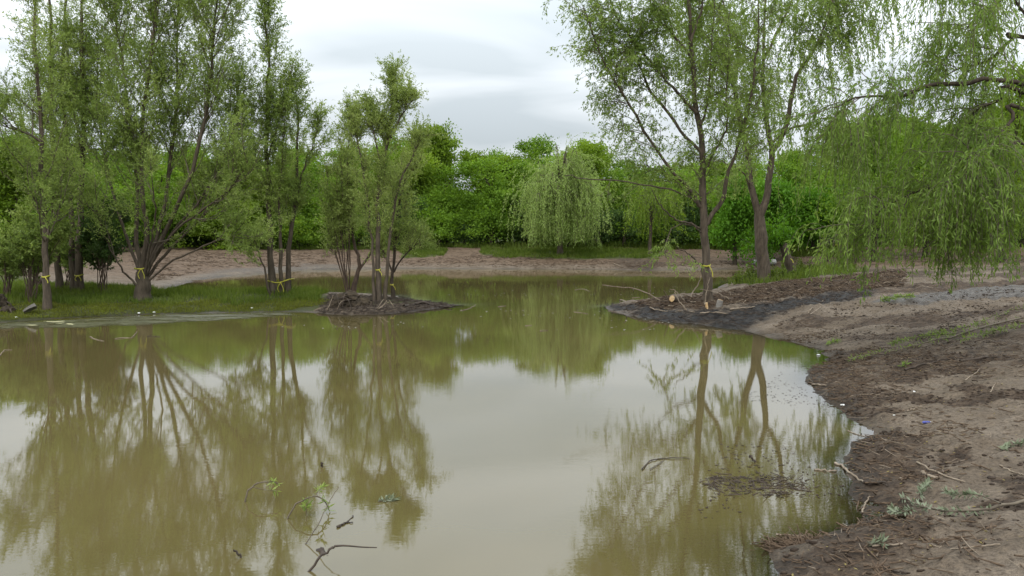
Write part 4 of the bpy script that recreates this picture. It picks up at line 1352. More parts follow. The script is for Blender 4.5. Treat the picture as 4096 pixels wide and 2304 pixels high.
def branch_obj(name, label, cat, pts, r0, r1, mat, group=None, sub=None, leafspec=None, n=14, seed=0, cuts=False):
    """a stick through 3D points; sub: list of (pts, r) side twigs; leafspec: (count, length, width, material, t0)"""
    rng = np.random.default_rng(seed + 900)
    C = catmull(pts, n)
    C[1:-1] += rng.normal(0, r0 * .5, (n - 2, 3))
    base = C[0].copy()
    root = thing(name, label, cat, base, group)
    parts = [tubes((C - base)[None], np.linspace(r0, r1, n)[None], 6)]
    # closed ends
    V, Q = parts[0]
    add("shaft", mesh_np("shaft", V, Q, True), M[mat], root)
    car = [C]
    for sp_, r in (sub or []):
        c2 = catmull(sp_, 8)
        V, Q = tubes((c2 - base)[None], np.linspace(r, r * .5, 8)[None], 5)
        add("side_twig", mesh_np("side_twig", V, Q, True), M[mat], root)
        car.append(catmull(sp_, n))
    if cuts:
        d = C[0] - C[1]; d /= np.linalg.norm(d)
        V, Q = tubes(np.stack([np.zeros(3) - d * .001, d * .006])[None], np.array([[r0 * 1.01, r0 * .9]]), 8)
        V2 = np.vstack([V, [d * .007]])
        m = bpy.data.meshes.new("cut_end")
        m.from_pydata(V2.tolist(), [], Q.tolist() + [(8 + i, 8 + (i + 1) % 8, 16) for i in range(8)])
        add("cut_end", m, M["cutwood"], root)
    if leafspec:
        cnt, L, Wd, lm, t0 = leafspec
        cc = np.stack(car)
        idx = rng.integers(0, len(cc), cnt)
        t = t0 + (1 - t0) * rng.random(cnt)
        p, tg = sample(cc, idx, t)
        ax = tg * .5 + rng.normal(0, .6, p.shape) + np.array([0, 0, .15])
        V, Q = leaves(p, ax, L, Wd, rng, up=(0, 0, 1))
        # keep leaves out of the ground
        V[:, 2] = np.maximum(V[:, 2], np.maximum(height(V[:, 0], V[:, 1]), 0) + .006)
        add("leaves", mesh_np("leaves", V - base, Q), M[lm], root)
    return root


def lie(pxs, r, lift=0.0):
    """points lying on the ground or floating on the water"""
    out = []
    for q in pxs:
        p = hit(q[0], q[1])
        p[2] = max(H(p[0], p[1]), 0.0) + r * .8 + lift + (q[2] if len(q) > 2 else 0)
        out.append(p)
    return out


def rise(px0, pxs, dy=0.0):
    """first point meets the surface, the others stand above it in the same depth"""
    p = hit(*px0)
    p[2] = max(p[2], 0) - .03
    out = [p]
    for i, (u, v) in enumerate(pxs):
        out.append(at_y(u, v, p[1] + dy * (i + 1) / len(pxs)))
    return out


def sticks():
    W_ = "sticks lying in the near water"
    # angular stick lying over the water near the bottom of the picture
    a = rise((305.5, 572), [(318, 560), (331, 548), (335, 546)], .1)
    b = [a[3], at_y(345, 545.5, a[3][1]), at_y(362, 547, a[3][1]), at_y(377, 547.5, a[3][1])]
    branch_obj("broken_stick", "dark angular broken branch poking out of the water beside a sawn stub", "stick", a, .009, .008, "stick_dark", seed=1, sub=[(b, .008)])
    branch_obj("sawn_stub", "short sawn branch stub half sunk under the angular broken branch", "stick", rise((328, 556), [(322, 552), (319, 550.5)], .12), .022, .020, "stick_dark", seed=2, cuts=True)
    branch_obj("broken_stick", "short dark stick jutting alone from brown water", "stick", rise((243, 558), [(238, 554), (234, 550.5)], 0), .008, .007, "stick_dark", seed=3)
    branch_obj("leafy_twig", "arched willow twig with drooping leafy tip in the water", "twig", rise((286, 519), [(293, 508), (303, 500), (315, 496), (322, 498), (326, 503), (329, 510)], .15), .007, .004, "twig", seed=4,
               leafspec=(36, .06, .016, "willow", .6), sub=[([at_y(318, 497, hit(286, 519)[1] + .1), at_y(317, 493, hit(286, 519)[1] + .1), at_y(322, 487, hit(286, 519)[1] + .1)], .003)])
    branch_obj("leafy_twig", "bent leafless-based twig arching over its own floating leaves", "twig", rise((245, 502), [(247, 494), (252, 487), (260, 482), (270, 481.5), (279, 484)], .1), .008, .005, "twig", seed=5,
               leafspec=(30, .055, .015, "willow", .75), sub=[([at_y(253, 487, hit(245, 502)[1]), at_y(262, 489, hit(245, 502)[1]), at_y(277, 491, hit(245, 502)[1])], .004)])
    branch_obj("leafy_sprig", "small clump of green leaves hanging into the water", "twig", rise((308, 516), [(306, 509), (307, 503)], 0), .004, .003, "twig", seed=6, leafspec=(24, .075, .022, "willow", .3))
    branch_obj("long_twig", "long thin curved twig rising from the water towards its leafless tip", "twig", rise((302, 545), [(315, 530), (325, 510), (332, 497), (339, 487)], .25), .004, .003, "twig", seed=7)
    branch_obj("floating_stick", "straight dark stick floating flat on bright reflected sky", "stick", lie([(337, 528), (345, 524), (353, 516.5)], .008), .008, .006, "stick_dark", seed=8)
    branch_obj("floating_stick", "thin floating stick parallel to a straight dark one", "stick", lie([(337, 527), (345, 523.5), (353, 523)], .006), .006, .004, "stick_dark", seed=9)
    branch_obj("stick_stub", "tiny upright stub standing alone in the water", "stick", rise((322, 467), [(321.5, 464), (321, 462.5)]), .012, .010, "stick_dark", seed=10)
    branch_obj("leafy_sprig", "pale sprig of leaves floating in the pointed tree's reflection", "twig", lie([(378, 502), (386, 501), (393, 500.5)], .004), .004, .002, "twig", seed=11, leafspec=(24, .08, .022, "silver", 0))
    branch_obj("broken_stick", "dark stick slanting from the water near the right bank", "stick", rise((757, 462), [(753, 459), (750, 456)]), .012, .010, "stick_dark", seed=12)
    branch_obj("floating_stick", "pale stick floating just off the muddy right shore", "stick", lie([(815, 470), (828, 471.5), (836, 471.5)], .01), .012, .008, "stick", seed=13)
    branch_obj("floating_branch", "forked drift branch floating in the reflection of the right trees", "stick", lie([(642, 470), (650, 462), (665, 459), (690, 459)], .01), .007, .004, "stick_dark", seed=14, sub=[(lie([(650, 470), (660, 464), (664, 460)], .01), .004)])
    # twigs floating near the left spit
    for i, (q, lab) in enumerate([([(90, 337), (97, 340), (104, 341.5)], "forked pale twig floating off the left spit"), ([(115, 339), (125, 338), (132, 337.5), (137, 332)], "crooked floating twig with white bits off the left spit"),
                                  ([(0, 356), (4, 351), (12, 350)], "bleached branching twig at the far left of the pond"), ([(147, 337), (154, 336.5), (160, 337)], "dark short twig floating by the trunk reflection")]):
        branch_obj("floating_twig", lab, "twig", lie(q, .01), .009, .006, "stick" if i != 3 else "stick_dark", seed=20 + i)
    for i, q in enumerate([[(575, 290), (582, 289), (590, 291.5)], [(574, 312), (582, 313), (588, 314)], [(608, 311), (616, 312), (622, 312)], [(460, 311), (468, 309), (476, 305)], [(525, 326), (532, 325.5)], [(540, 331), (548, 330.5)],
                           [(632, 298), (640, 297.5)], [(498, 307), (506, 306)]]):
        branch_obj("floating_twig", "pale thin twig floating on the middle of the pond", "twig", lie(q, .01), .009, .005, "stick", "twigs floating on the middle of the pond", seed=30 + i)
    # near bank
    near = [([(835, 464), (843, 467), (850, 474), (858, 480), (864, 484)], .022, "stick", "crooked pale driftwood branch along the muddy shoreline"),
            ([(864, 483.5), (872, 485), (886, 484)], .026, "stick_dark", "dark short log at the end of the crooked driftwood branch"),
            ([(917, 463), (935, 472), (955, 480), (965, 483)], .016, "stick", "long straight pale stick lying on grey mud"),
            ([(922, 474), (930, 478), (939, 480)], .028, "stick", "stubby pale stick beside the long straight one"),
            ([(900, 480), (906, 477), (912, 476)], .014, "stick", "short stick lying on the blue-grey mud hump"),
            ([(862, 514), (866, 504), (869, 496)], .014, "stick", "pale stick standing up slantwise from shoreline debris"),
            ([(870, 482), (880, 484), (888, 487)], .012, "stick_dark", "thin dark stick below the crooked driftwood branch"),
            ([(872, 547), (885, 545), (900, 546), (914, 540)], .014, "stick", "forked pale stick lying on debris below the leafy branch"),
            ([(776, 535), (790, 536), (807, 537)], .010, "stick", "thin stick across the debris heap in shallow water"),
            ([(880, 568), (895, 573), (910, 574)], .014, "stick_dark", "dark sliver of wood at the foot of the near bank"),
            ([(848, 431), (858, 435), (868, 437)], .010, "stick", "twig crossing the shoreline litter by the little cove"),
            ([(896, 404), (912, 407), (925, 408)], .012, "stick", "straight pale stick on brown litter"),
            ([(907, 412), (915, 409), (926, 405)], .014, "stick", "split pale stick crossing a straight one on brown litter"),
            ([(850, 397), (865, 395), (880, 395)], .012, "stick", "pale twig on litter near two white scraps"),
            ([(812, 385), (825, 386), (838, 383), (850, 381)], .02, "stick", "weathered branch lying along the waterline debris"),
            ([(965, 381), (980, 370), (990, 363)], .012, "stick", "thin twig bending over the upper bank mud"),
            ([(990, 393), (994, 386), (996, 383)], .012, "stick", "small forked twig on smooth upper mud"),
            ([(905, 371), (925, 365), (950, 360)], .028, "stick_dark", "dark half-buried branch on the debris strip"),
            ([(960, 362), (985, 358), (1006, 356)], .03, "stick_dark", "thick root-like branch half buried in the debris strip"),
            ([(933, 436), (942, 432), (955, 428)], .010, "stick", "short straight twig near the blue plastic scrap"),
            ([(808, 314), (812, 309), (823, 301)], .025, "stick", "slanting pole end poking from mud below the hanging boughs"),
            ([(810, 315), (820, 308), (828, 304)], .018, "stick", "thin pole lying beside the slanting pole end"),
            ([(869, 523), (866, 519), (862, 517)], .012, "stick_dark", "dark hooked twig in the shoreline debris"),
            ([(1000, 545), (970, 548), (950, 550)], .008, "stick", "reddish thin stalk on the wet near mud"),
            ([(1000, 466), (1012, 472), (1024, 476)], .012, "stick", "thin stick on mud near the right edge below a leaf heap")]
    for i, (q, r, mt, lab) in enumerate(near):
        r *= .62
        branch_obj("stick", lab, "stick", lie(q, r), r, r * .6, mt, None, seed=50 + i)
    # leafy cut boughs on the bank
    r = .014
    c1 = lie([(1030, 504), (1010, 509), (985, 514), (960, 518), (935, 516), (915, 509), (900, 503)], r, .03)
    c2 = lie([(1000, 512), (985, 505), (970, 502), (955, 503), (945, 500)], .008, .06)
    c3 = lie([(925, 514), (912, 516), (900, 519), (890, 516)], .008, .05)
    branch_obj("cut_willow_bough", "freshly cut leafy willow bough with silvery leaves lying on the near mud", "branch", c1, .014, .006, "twig", seed=90, sub=[(c2, .006), (c3, .006), (lie([(915, 509), (922, 500), (928, 492)], .006, .08), .005)],
               leafspec=(420, .055, .016, "silver", .28))
    c1 = lie([(1040, 318), (1000, 326), (960, 338), (930, 345), (900, 352), (870, 358), (845, 364)], .02, .05)
    c2 = lie([(1030, 310), (1000, 320), (975, 330), (950, 336), (925, 340)], .012, .1)
    c3 = lie([(960, 338), (935, 340), (910, 343), (890, 349)], .01, .08)
    c4 = lie([(1040, 326), (1010, 332), (985, 338), (960, 345)], .01, .08)
    branch_obj("cut_willow_bough", "long felled leafy willow bough stretched across the middle of the right bank", "branch", c1, .022, .006, "twig", seed=91, sub=[(c2, .010), (c3, .008), (c4, .008)], leafspec=(900, .09, .014, "weeping", .05))
    branch_obj("leafy_sprig", "wilted leaf heap on mud by the right edge of the bank", "branch", lie([(1000, 452), (1012, 448), (1024, 446)], .006, .02), .006, .004, "twig", seed=92, leafspec=(70, .06, .02, "silver", 0))
    branch_obj("leafy_sprig", "green leafy sprig on mud above the cove where debris begins", "branch", lie([(826, 347), (832, 344), (838, 343)], .006, .03), .006, .004, "twig", seed=93, leafspec=(60, .10, .016, "weeping", 0))
    branch_obj("leafy_sprig", "small green sprig on the bare mid bank", "branch", lie([(900, 369), (903, 367), (907, 366)], .006, .03), .005, .004, "twig", seed=94, leafspec=(30, .08, .016, "weeping", 0))
    branch_obj("leafy_sprig", "wilted grassy sprig beside the lowest debris heap", "branch", lie([(870, 548), (876, 546), (884, 546)], .005, .02), .004, .003, "twig", seed=95, leafspec=(40, .07, .014, "silver", 0))
    branch_obj("leafy_sprig", "low green tuft beneath the hanging boughs", "branch", lie([(880, 303), (895, 300), (912, 299)], .01, .06), .008, .004, "twig", seed=96, leafspec=(160, .12, .025, "weeping", 0))
    # brush on the dark spit
    brush = [([(662, 300.5)], [(648, 293), (632, 288.5), (614, 286.5), (602, 285)], "long thin branch reaching out over the water from the brush heap"),
             ([(690, 300)], [(693, 293), (698, 284), (701, 276)], "upright twig leaning left of the bare trunk"),
             ([(685, 301)], [(680, 295), (675, 291), (670, 289)], "short twig fanning left from the brush heap"),
             ([(704, 305)], [(706, 295), (708, 285), (710, 277)], "thin pale stick leaning on the bare trunk"),
             ([(687, 310)], [(683, 306), (679, 301), (676, 295), (675, 292)], "curved pale stick rising beside the orange sawn log"),
             ([(716, 302)], [(711, 298), (706, 294)], "twig leaning towards the bare trunk from the pale stump"),
             ([(670, 301)], [(667, 296), (664, 291)], "short straight twig at the left of the brush heap"),
             ([(628, 311)], [(626, 306), (624, 303)], "black forked twig standing in the water off the spit's tip"),
             ([(730, 300)], [(726, 297), (715, 292), (700, 289)], "long brown branch lying behind the bare trunk")]
    for i, (b, q, lab) in enumerate(brush):
        branch_obj("brush_stick", lab, "stick", rise(b[0], q, RNG.normal(0, .3)), .018, .008, "stick" if i != 7 else "stick_dark", None, seed=110 + i)
    low = [[(690, 303), (700, 302), (712, 300)], [(620, 300.5), (640, 303), (660, 301)], [(664, 309), (680, 312), (695, 313)], [(700, 314), (715, 313), (728, 314)], [(668, 307), (680, 306), (690, 305)],
           [(725, 293), (745, 297), (765, 303)], [(740, 297), (760, 299), (780, 296)], [(760, 292), (772, 288), (780, 287)], [(730, 310), (742, 309), (755, 307)], [(650, 308), (660, 311), (668, 312)]]
    for i, q in enumerate(low):
        branch_obj("brush_stick", "dry stick lying in the brush litter of the dark spit", "stick", lie(q, .02), .02, .012, "stick", "dry sticks on the dark spit", seed=130 + i)
    # sticks at the far right field and far bank
    for i, (q, lab) in enumerate([([(810, 250), (820, 253.5)], "pale pole lying on the mud by the far young maples"), ([(850, 255), (858, 258)], "short pole lying behind the taped cut stems"),
                                  ([(614, 264), (622, 267)], "pale stick slanting on the far mud bank")]):
        branch_obj("stick", lab, "stick", lie(q, .03), .03, .02, "stick", None, n=6, seed=150 + i)
    p = rise((827, 263), [(827.3, 252)])
    branch_obj("survey_stake", "thin brown stake standing in the mud beyond the leaning cut trunk", "stake", p, .03, .025, "stick_dark", n=5, seed=160)


sticks()


def log_piece(name, label, p0, p1, r, endmat, bark, r2=None, cat="log"):
    root = thing(name, label, cat, p0)
    p0 = np.asarray(p0, float); p1 = np.asarray(p1, float)
    C = catmull([p0, (p0 + p1) / 2 + np.array([0, 0, .01]), p1], 8)
    R = np.linspace(r, r2 or r * .92, 8)
    V, Q = tubes((C - p0)[None], R[None], 12)
    add("bark", mesh_np("bark", V, Q, True), M[bark], root)
    for e, rr, sgn in ((C[0], R[0], -1), (C[-1], R[-1], 1)):
        d = unit(p1 - p0) * sgn
        c = e - p0
        V, Q = tubes(np.stack([c + d * .002, c + d * .008])[None], np.array([[rr * .97, rr * .93]]), 12)
        V2 = np.vstack([V, [c + d * .009]])
        m = bpy.data.meshes.new("cut_face")
        m.from_pydata(V2.tolist(), [], Q.tolist() + [(12 + i, 12 + (i + 1) % 12, 24) for i in range(12)])
        add("cut_face", m, M[endmat], root)
    return root


def special_things():
    # orange sawn log end, pale stub and pale stump on the dark spit
    p = foot(672.5, 303)
    c = at_y(672, 298.7, p[1])
    log_piece("sawn_log", "sawn log end with bright orange cut face on the dark spit", c, c + np.array([.46, .34, -.14]), .10, "orangewood", "bark")
    p = foot(707, 308); q = at_y(706.5, 302.8, p[1])
    log_piece("sapling_stub", "thin pale peeled stub in front of the bare trunk", p - np.array([0, 0, .05]), q, .04, "cutwood", "cutwood", .03)
    p = foot(718.5, 306); q = at_y(720.5, 300, p[1])
    log_piece("cut_stump", "short pale split stump right of the bare trunk", p - np.array([0, 0, .05]), q, .085, "cutwood", "greywood", .075, "stump")
    # leaning cut trunk with broken side limb
    f = foot(793, 277)
    C = PX([(793.5, 278.5), (791, 268), (787, 255), (783.5, 246), (781, 243)], f[1], 0, 14)
    C[0, 2] = f[2] - .1
    root = thing("leaning_trunk", "leaning lopped grey trunk with yellow tape behind the forked willow", "tree", f)
    V, Q = tubes((C - f)[None], radii(14, .17, .12, .06)[None], 9)
    add("trunk", mesh_np("trunk", V, Q, True), M["bark"], root)
    b = PX([(782, 244.5), (775, 243), (767, 243.5), (760, 243)], f[1], -.4, 8)
    V, Q = tubes((b - f)[None], np.linspace(.07, .02, 8)[None], 6)
    add("limb", mesh_np("limb", V, Q, True), M["bark_dark"], root)
    rng = np.random.default_rng(5)
    S, D, _, _ = spawn(np.stack([catmull(C[-5:], 8), b]), 14, .2, 1, .8, .3, rng)
    T = grow(S, D, rng.uniform(.5, 1.5, len(S)), 5, (0, 0, 1), .1, .15, rng)
    V, Q = tubes(T, np.full((len(T), 6), .008), 3)
    add("twigs", mesh_np("twigs", V - f, Q), M["twig"], root)["kind"] = "stuff"
    i = np.repeat(np.arange(len(T)), 70)
    p, tg = sample(T, i, rng.random(len(i)))
    V, Q = leaves(p + rng.normal(0, .12, p.shape), tg + rng.normal(0, .8, p.shape), .13, .08, rng)
    add("crown", mesh_np("crown", V - f, Q), M["maple"], root)
    TAPES.append((C, .16, f, 201))
    # cut stems with tape under the hanging boughs
    f = foot(843, 261.5)
    root = thing("lopped_willow", "cluster of lopped willow stems with yellow tape beyond the spit", "tree", f)
    sts = []
    for i, (pp, r) in enumerate([([(842, 262), (840, 248), (839, 231)], .12), ([(846, 262), (847, 250), (847.5, 236)], .08), ([(848, 262), (854, 250), (858, 240), (860, 232)], .07)]):
        C = PX(pp, f[1] + .1 * i, .1, 8); C[0, 2] = f[2] - .1
        V, Q = tubes((C - f)[None], radii(8, r, r * .8)[None], 8)
        add("trunk", mesh_np("trunk", V, Q, True), M["stick"], root)
        sts.append(C)
    S, D, _, _ = spawn(np.stack(sts), 7, .1, .9, .5, .2, rng)
    T = grow(S, D, rng.uniform(.5, 1.4, len(S)), 5, (0, 0, 1), .2, .1, rng)
    V, Q = tubes(T, np.full((len(T), 6), .008), 3)
    add("twigs", mesh_np("twigs", V - f, Q), M["twig"], root)["kind"] = "stuff"
    i = np.repeat(np.arange(len(T)), 40)
    p, tg = sample(T, i, rng.random(len(i)))
    V, Q = leaves(p, tg + rng.normal(0, .7, p.shape), .12, .04, rng)
    add("crown", mesh_np("crown", V - f, Q), M["weeping"], root)
    TAPES.append(([sts[0], sts[1], sts[2]], .1, f, 202))
    # root mound at the end of the grassy spit
    f = foot(343, 307)
    root = thing("root_mound", "overturned mound of dark roots and soil at the end of the grassy spit", "root mound", f)
    ico_lump("mound", (-.05, .15, .02), (.40, .33, .34), "roots", root, 3, 4, .35)
    ico_lump("mound", (.38, .25, .0), (.34, .3, .26), "roots", root, 9, 4, .35)
    ico_lump("soil_cap", (.12, .22, .26), (.30, .28, .17), "roots", root, 14, 3, .4)
    rg = np.random.default_rng(12)
    for k in range(6):
        a = rg.uniform(3.4, 6.0)
        s0 = np.array([rg.normal(0, .15), -.05, rg.uniform(.15, .4)])
        P = catmull([s0, s0 + np.array([math.cos(a) * .25, -.25, -.03]), s0 + np.array([math.cos(a) * .45, -.35, -.35])], 8)
        V, Q = tubes(P[None], np.linspace(.02, .007, 8)[None], 5)
        add("root", mesh_np("root", V, Q, True), M["stick" if k == 0 else "stick_dark"], root)
    for i, (b, q, lab) in enumerate([((327, 311), [(330, 304), (333, 295)], "pale reed stalk leaning at the left of the root mound"), ((353, 307), [(349, 303), (345, 297)], "thin crossed stick in front of the root mound"),
                                     ((311, 311), [(318, 309), (323, 307.5)], "pale straight stick lying left of the root mound"), ((376, 309), [(380, 304), (384, 299)], "dry stalk bundle stick leaning at the pointed willow's foot"),
                                     ((380, 308.5), [(384, 304), (387, 300.5)], "second dry stalk leaning at the pointed willow's foot"), ((376, 310), [(382, 306), (389, 302)], "lowest dry stalk fanning from the pointed willow's foot"),
                                     ((395, 307), [(391, 303), (389, 300)], "grey stalk leaning back towards the pointed willow")]):
        branch_obj("dry_stalk", lab, "stick", rise(b, q, .1), .014, .008, "stick", n=6, seed=170 + i)
    branch_obj("fallen_branch", "dark fallen branch lying along the tip of the grassy spit", "log", lie([(404, 307), (415, 305), (430, 305), (444, 307.5), (452, 308.5)], .04), .05, .02, "stick_dark", seed=180, sub=[(lie([(440, 307), (452, 306.5), (464, 306)], .03), .018)])
    # weathered board and rotten stumps at left
    p0 = foot(23.5, 313.5) + np.array([0, 0, .05]); p1 = at_y(36, 305.5, p0[1] + .15)
    d = p1 - p0; L = np.linalg.norm(d); d /= L
    side = unit(np.cross(d, np.array([0, .35, 1.0]))); nrm = np.cross(side, d)
    root = thing("weathered_slab", "weathered grey slab of wood leaning on the bank by the slim willow", "log", p0)
    rg = np.random.default_rng(3)
    ring = []
    n = 9
    for k in range(n):
        t = k / (n - 1)
        w = .12 * (.45 + .8 * min(t * 2.2, 1)) * (1 - .25 * (t > .9)); h = .035 * (.6 + .6 * t)
        c = d * L * t
        ring.append([c + side * w * (1 + rg.normal(0, .06)) + nrm * h, c + nrm * h * 1.25, c - side * w * (1 + rg.normal(0, .06)) + nrm * h, c - side * w * .9 - nrm * h, c + side * w * .9 - nrm * h])
    V = np.array(ring).reshape(-1, 3)
    Fc = [(k * 5 + j, k * 5 + (j + 1) % 5, (k + 1) * 5 + (j + 1) % 5, (k + 1) * 5 + j) for k in range(n - 1) for j in range(5)] + [(4, 3, 2, 1, 0), tuple((n - 1) * 5 + j for j in range(5))]
    m = bpy.data.meshes.new("board"); m.from_pydata(V.tolist(), [], Fc)
    add("board", m, M["greywood"], root)
    for u, v, w, h, lab, s in [(8.5, 312, .15, .13, "small rotten stump with pale broken top by the left water's edge", 4), (-1, 308, .22, .3, "dark rotten stump cut by the left frame edge", 5), (38, 289, .28, .3, "dark upturned stump behind the left shrubs", 6)]:
        f = foot(u, v)
        root = thing("rotten_stump", lab, "stump", f)
        ico_lump("stump_body", (0, 0, h * .3), (w, w, h), "roots", root, s, 3, .45)
        for k in range(4):
            a = k * 1.6 + s
            P = catmull([(0, 0, h * .6), (math.cos(a) * w, math.sin(a) * w, h * .5), (math.cos(a) * w * 1.5, math.sin(a) * w * 1.5, -.02)], 6)
            V, Q = tubes(P[None], np.linspace(.04, .015, 6)[None], 5)
            add("root", mesh_np("root", V, Q, True), M["stick_dark"], root)
    # litter pieces
    for i, (u, v, s, lab) in enumerate([(818.5, 355.5, .026, "white foam scrap floating at the mouth of the small cove"), (842.5, 405.5, .02, "white scrap at the waterline litter"), (859, 406, .015, "small white scrap among brown litter"),
                                        (914, 392, .015, "white scrap on brown litter near bare mud"), (894, 415.5, .011, "tiny white scrap on the slope litter")]):
        p = foot(u, v)
        o = ico_lump("white_scrap", p + np.array([0, 0, s * .4]), (s * 1.4, s, s * .6), "foam", None, 20 + i, 2, .3)
        tag(o, lab, "scrap")
    for i, (u, v, lab) in enumerate([(139, 313.8, "white scrap on moss at the left water's edge"), (154, 313, "bright white scrap beside another on the left moss"), (16.5, 318, "pale crumpled scrap on the left yellow moss"), (252, 308.7, "round white scrap on the grass bank")]):
        p = foot(u, v)
        o = ico_lump("white_scrap", p + np.array([0, 0, .02]), (.04, .03, .02), "foam", None, 40 + i, 2, .3)
        tag(o, lab, "scrap")
    p = foot(926, 423.5)
    root = thing("bottle", "small flattened blue plastic bottle on the mud", "bottle", p)
    C = np.array([[-.045, 0, .014], [-.03, 0, .014], [.02, 0, .014], [.035, 0, .014], [.04, 0, .014], [.05, 0, .014]])
    V, Q = tubes(C[None], np.array([[.001, .015, .016, .014, .007, .007]]), 10)
    add("bottle_body", mesh_np("bottle_body", V, Q, True), M["blue"], root)
    V, Q = tubes(np.array([[.05, 0, .014], [.0505, 0, .014], [.06, 0, .014], [.0605, 0, .014]])[None], np.array([[.001, .009, .009, .001]]), 10)
    add("bottle_cap", mesh_np("bottle_cap", V, Q, True), M["foam"], root)
    # corrugated pipe behind the forked willow
    p = foot(757.5, 265)
    root = thing("corrugated_pipe", "pale corrugated drainage pipe lying behind the forked willow", "pipe", p)
    n = 60
    xs = np.linspace(-.30, 1.15, n)
    C = np.stack([xs, xs * 0, np.full(n, .17)], 1)
    R = .16 + .02 * np.sin(xs * 2 * math.pi / .12)
    V, Q = tubes(C[None], R[None], 20)
    m = mesh_np("pipe_shell", V, Q, True)
    o = add("pipe_shell", m, M["pipe"], root)
    root.rotation_euler = (0, math.radians(0), math.radians(8))
    # scum on the water off the left spit
    rg = np.random.default_rng(8)

    def sheet(name, label, cat, pxs, mat, z, seed, amp):
        P = pxpoly(pxs, z)
        C = catmull(np.vstack([np.c_[P, np.full(len(P), z)], [[*P[0], z]]]), 90)[:-1]
        t = np.arange(len(C))
        C[:, 0] += (fbm(t * .6, t * .1, 3, seed) - .5) * amp * 2.5
        C[:, 1] += (fbm(t * .7, t * .2, 3, seed + 5) - .5) * amp
        m = bpy.data.meshes.new(name)
        m.from_pydata(C.tolist(), [], [tuple(range(len(C)))])
        tag(add(name, m, M[mat]), label, cat, kind="stuff")
    poly = pxpoly([(-30, 331), (30, 331), (67, 330), (116, 328.5), (160, 326), (225, 322), (290, 317), (330, 315), (290, 311), (171, 313), (101, 316), (47, 319), (-30, 323)])
    lo, hi = poly.min(0) - .3, poly.max(0) + .3
    V, Q = grid_mesh("algae_scum", np.arange(lo[0], hi[0], .15), np.arange(lo[1], hi[1], .12), lambda x, y: np.full(x.shape, .006))
    e_ = np.clip(-sdist(poly, V[:, 0], V[:, 1]) / .7, 0, 1)
    Q = Q[e_[Q].max(1) > 0]
    m = mesh_np("algae_scum", V, Q)
    at = m.attributes.new("edge", 'FLOAT', 'POINT')
    at.data.foreach_set("value", e_.astype(np.float32))
    tag(add("algae_scum", m, M["scum"]), "dull olive algae scum spread on the water along the left spit", "algae", kind="stuff")
    for i, q in enumerate([[(26, 325), (33, 325.6), (38, 325.2), (32, 324.4)], [(43, 321), (52, 322.2), (61, 321.8), (65, 320.8), (55, 321.2)], [(65, 324.2), (72, 324.8), (74, 324), (69, 323.2)], [(54, 323), (60, 323.5), (64, 322.6)], [(84, 320.2), (88, 320.6), (89, 320)]]):
        sheet("algae_raft", "pale dry raft of algae lying on the olive scum", "algae", q, "scum_pale", .012, 30 + i, .05)
    # debris rafts in the near water on the right
    for i, (q, lab, n_) in enumerate([([(775, 545), (800, 538), (832, 543), (836, 548), (800, 556), (772, 552)], "debris heap of dark twigs and chips stranded in shallow water", 900), ([(700, 480), (740, 474), (800, 478), (810, 492), (770, 497), (715, 492)], "sunken raft of dark twigs in the water off the right bank", 520)]):
        poly = pxpoly(q, 0.0)
        rg = np.random.default_rng(50 + i)
        lo, hi = poly.min(0), poly.max(0)
        p = rg.uniform(lo, hi, (n_ * 3, 2)); p = p[sdist(poly, p[:, 0], p[:, 1]) < .05 * rg.normal(0, 1, len(p))][:n_]
        dd = np.clip(-sdist(poly, p[:, 0], p[:, 1]) * 2, 0, 1)
        z = (.08 * rg.random(len(p)) * dd if i == 0 else rg.uniform(-.009, .003, len(p)))
        a = rg.uniform(0, 6.28, len(p))
        T = grow(np.c_[p, z], np.stack([np.cos(a), np.sin(a), rg.normal(0, .05 + .1 * (i == 0), len(p))], 1), rg.uniform(.03, .16, len(p)), 2, (0, 0, -1), 0, .1, rg)
        V, Q = tubes(T, np.full((len(p), 3), .004), 4)
        o = add("debris_raft", mesh_np("debris_raft", V, Q), M["litter" if i == 0 else "stick_dark"])
        tag(o, lab, "debris", kind="stuff")


special_things()


# ------------------------------------------------------------------ yellow tapes
def ribbon(pts, w, th, up=None):
    """flat strip of real thickness through points; width direction up"""
    P = np.asarray(pts, float)
    T = np.gradient(P, axis=0)
    T = unit(T)
    upv = np.asarray(up if up is not None else (0, 0, 1), float)
    Wv = unit(upv - T * (T @ upv)[:, None])
    Nv = np.cross(T, Wv)
    V = np.stack([P + Wv * w / 2 + Nv * th, P - Wv * w / 2 + Nv * th, P - Wv * w / 2 - Nv * th, P + Wv * w / 2 - Nv * th], 1).reshape(-1, 3)
    n = len(P)
    Q = [(k * 4 + j, k * 4 + (j + 1) % 4, k * 4 + 4 + (j + 1) % 4, k * 4 + 4 + j) for k in range(n - 1) for j in range(4)]
    return V, np.array(Q)


def at_height(C, z):
    k = int(np.argmax(C[:, 2] > z)); k = max(k, 1)
    t = (z - C[k - 1, 2]) / (C[k, 2] - C[k - 1, 2] + 1e-9)
    return C[k - 1] * (1 - t) + C[k] * t


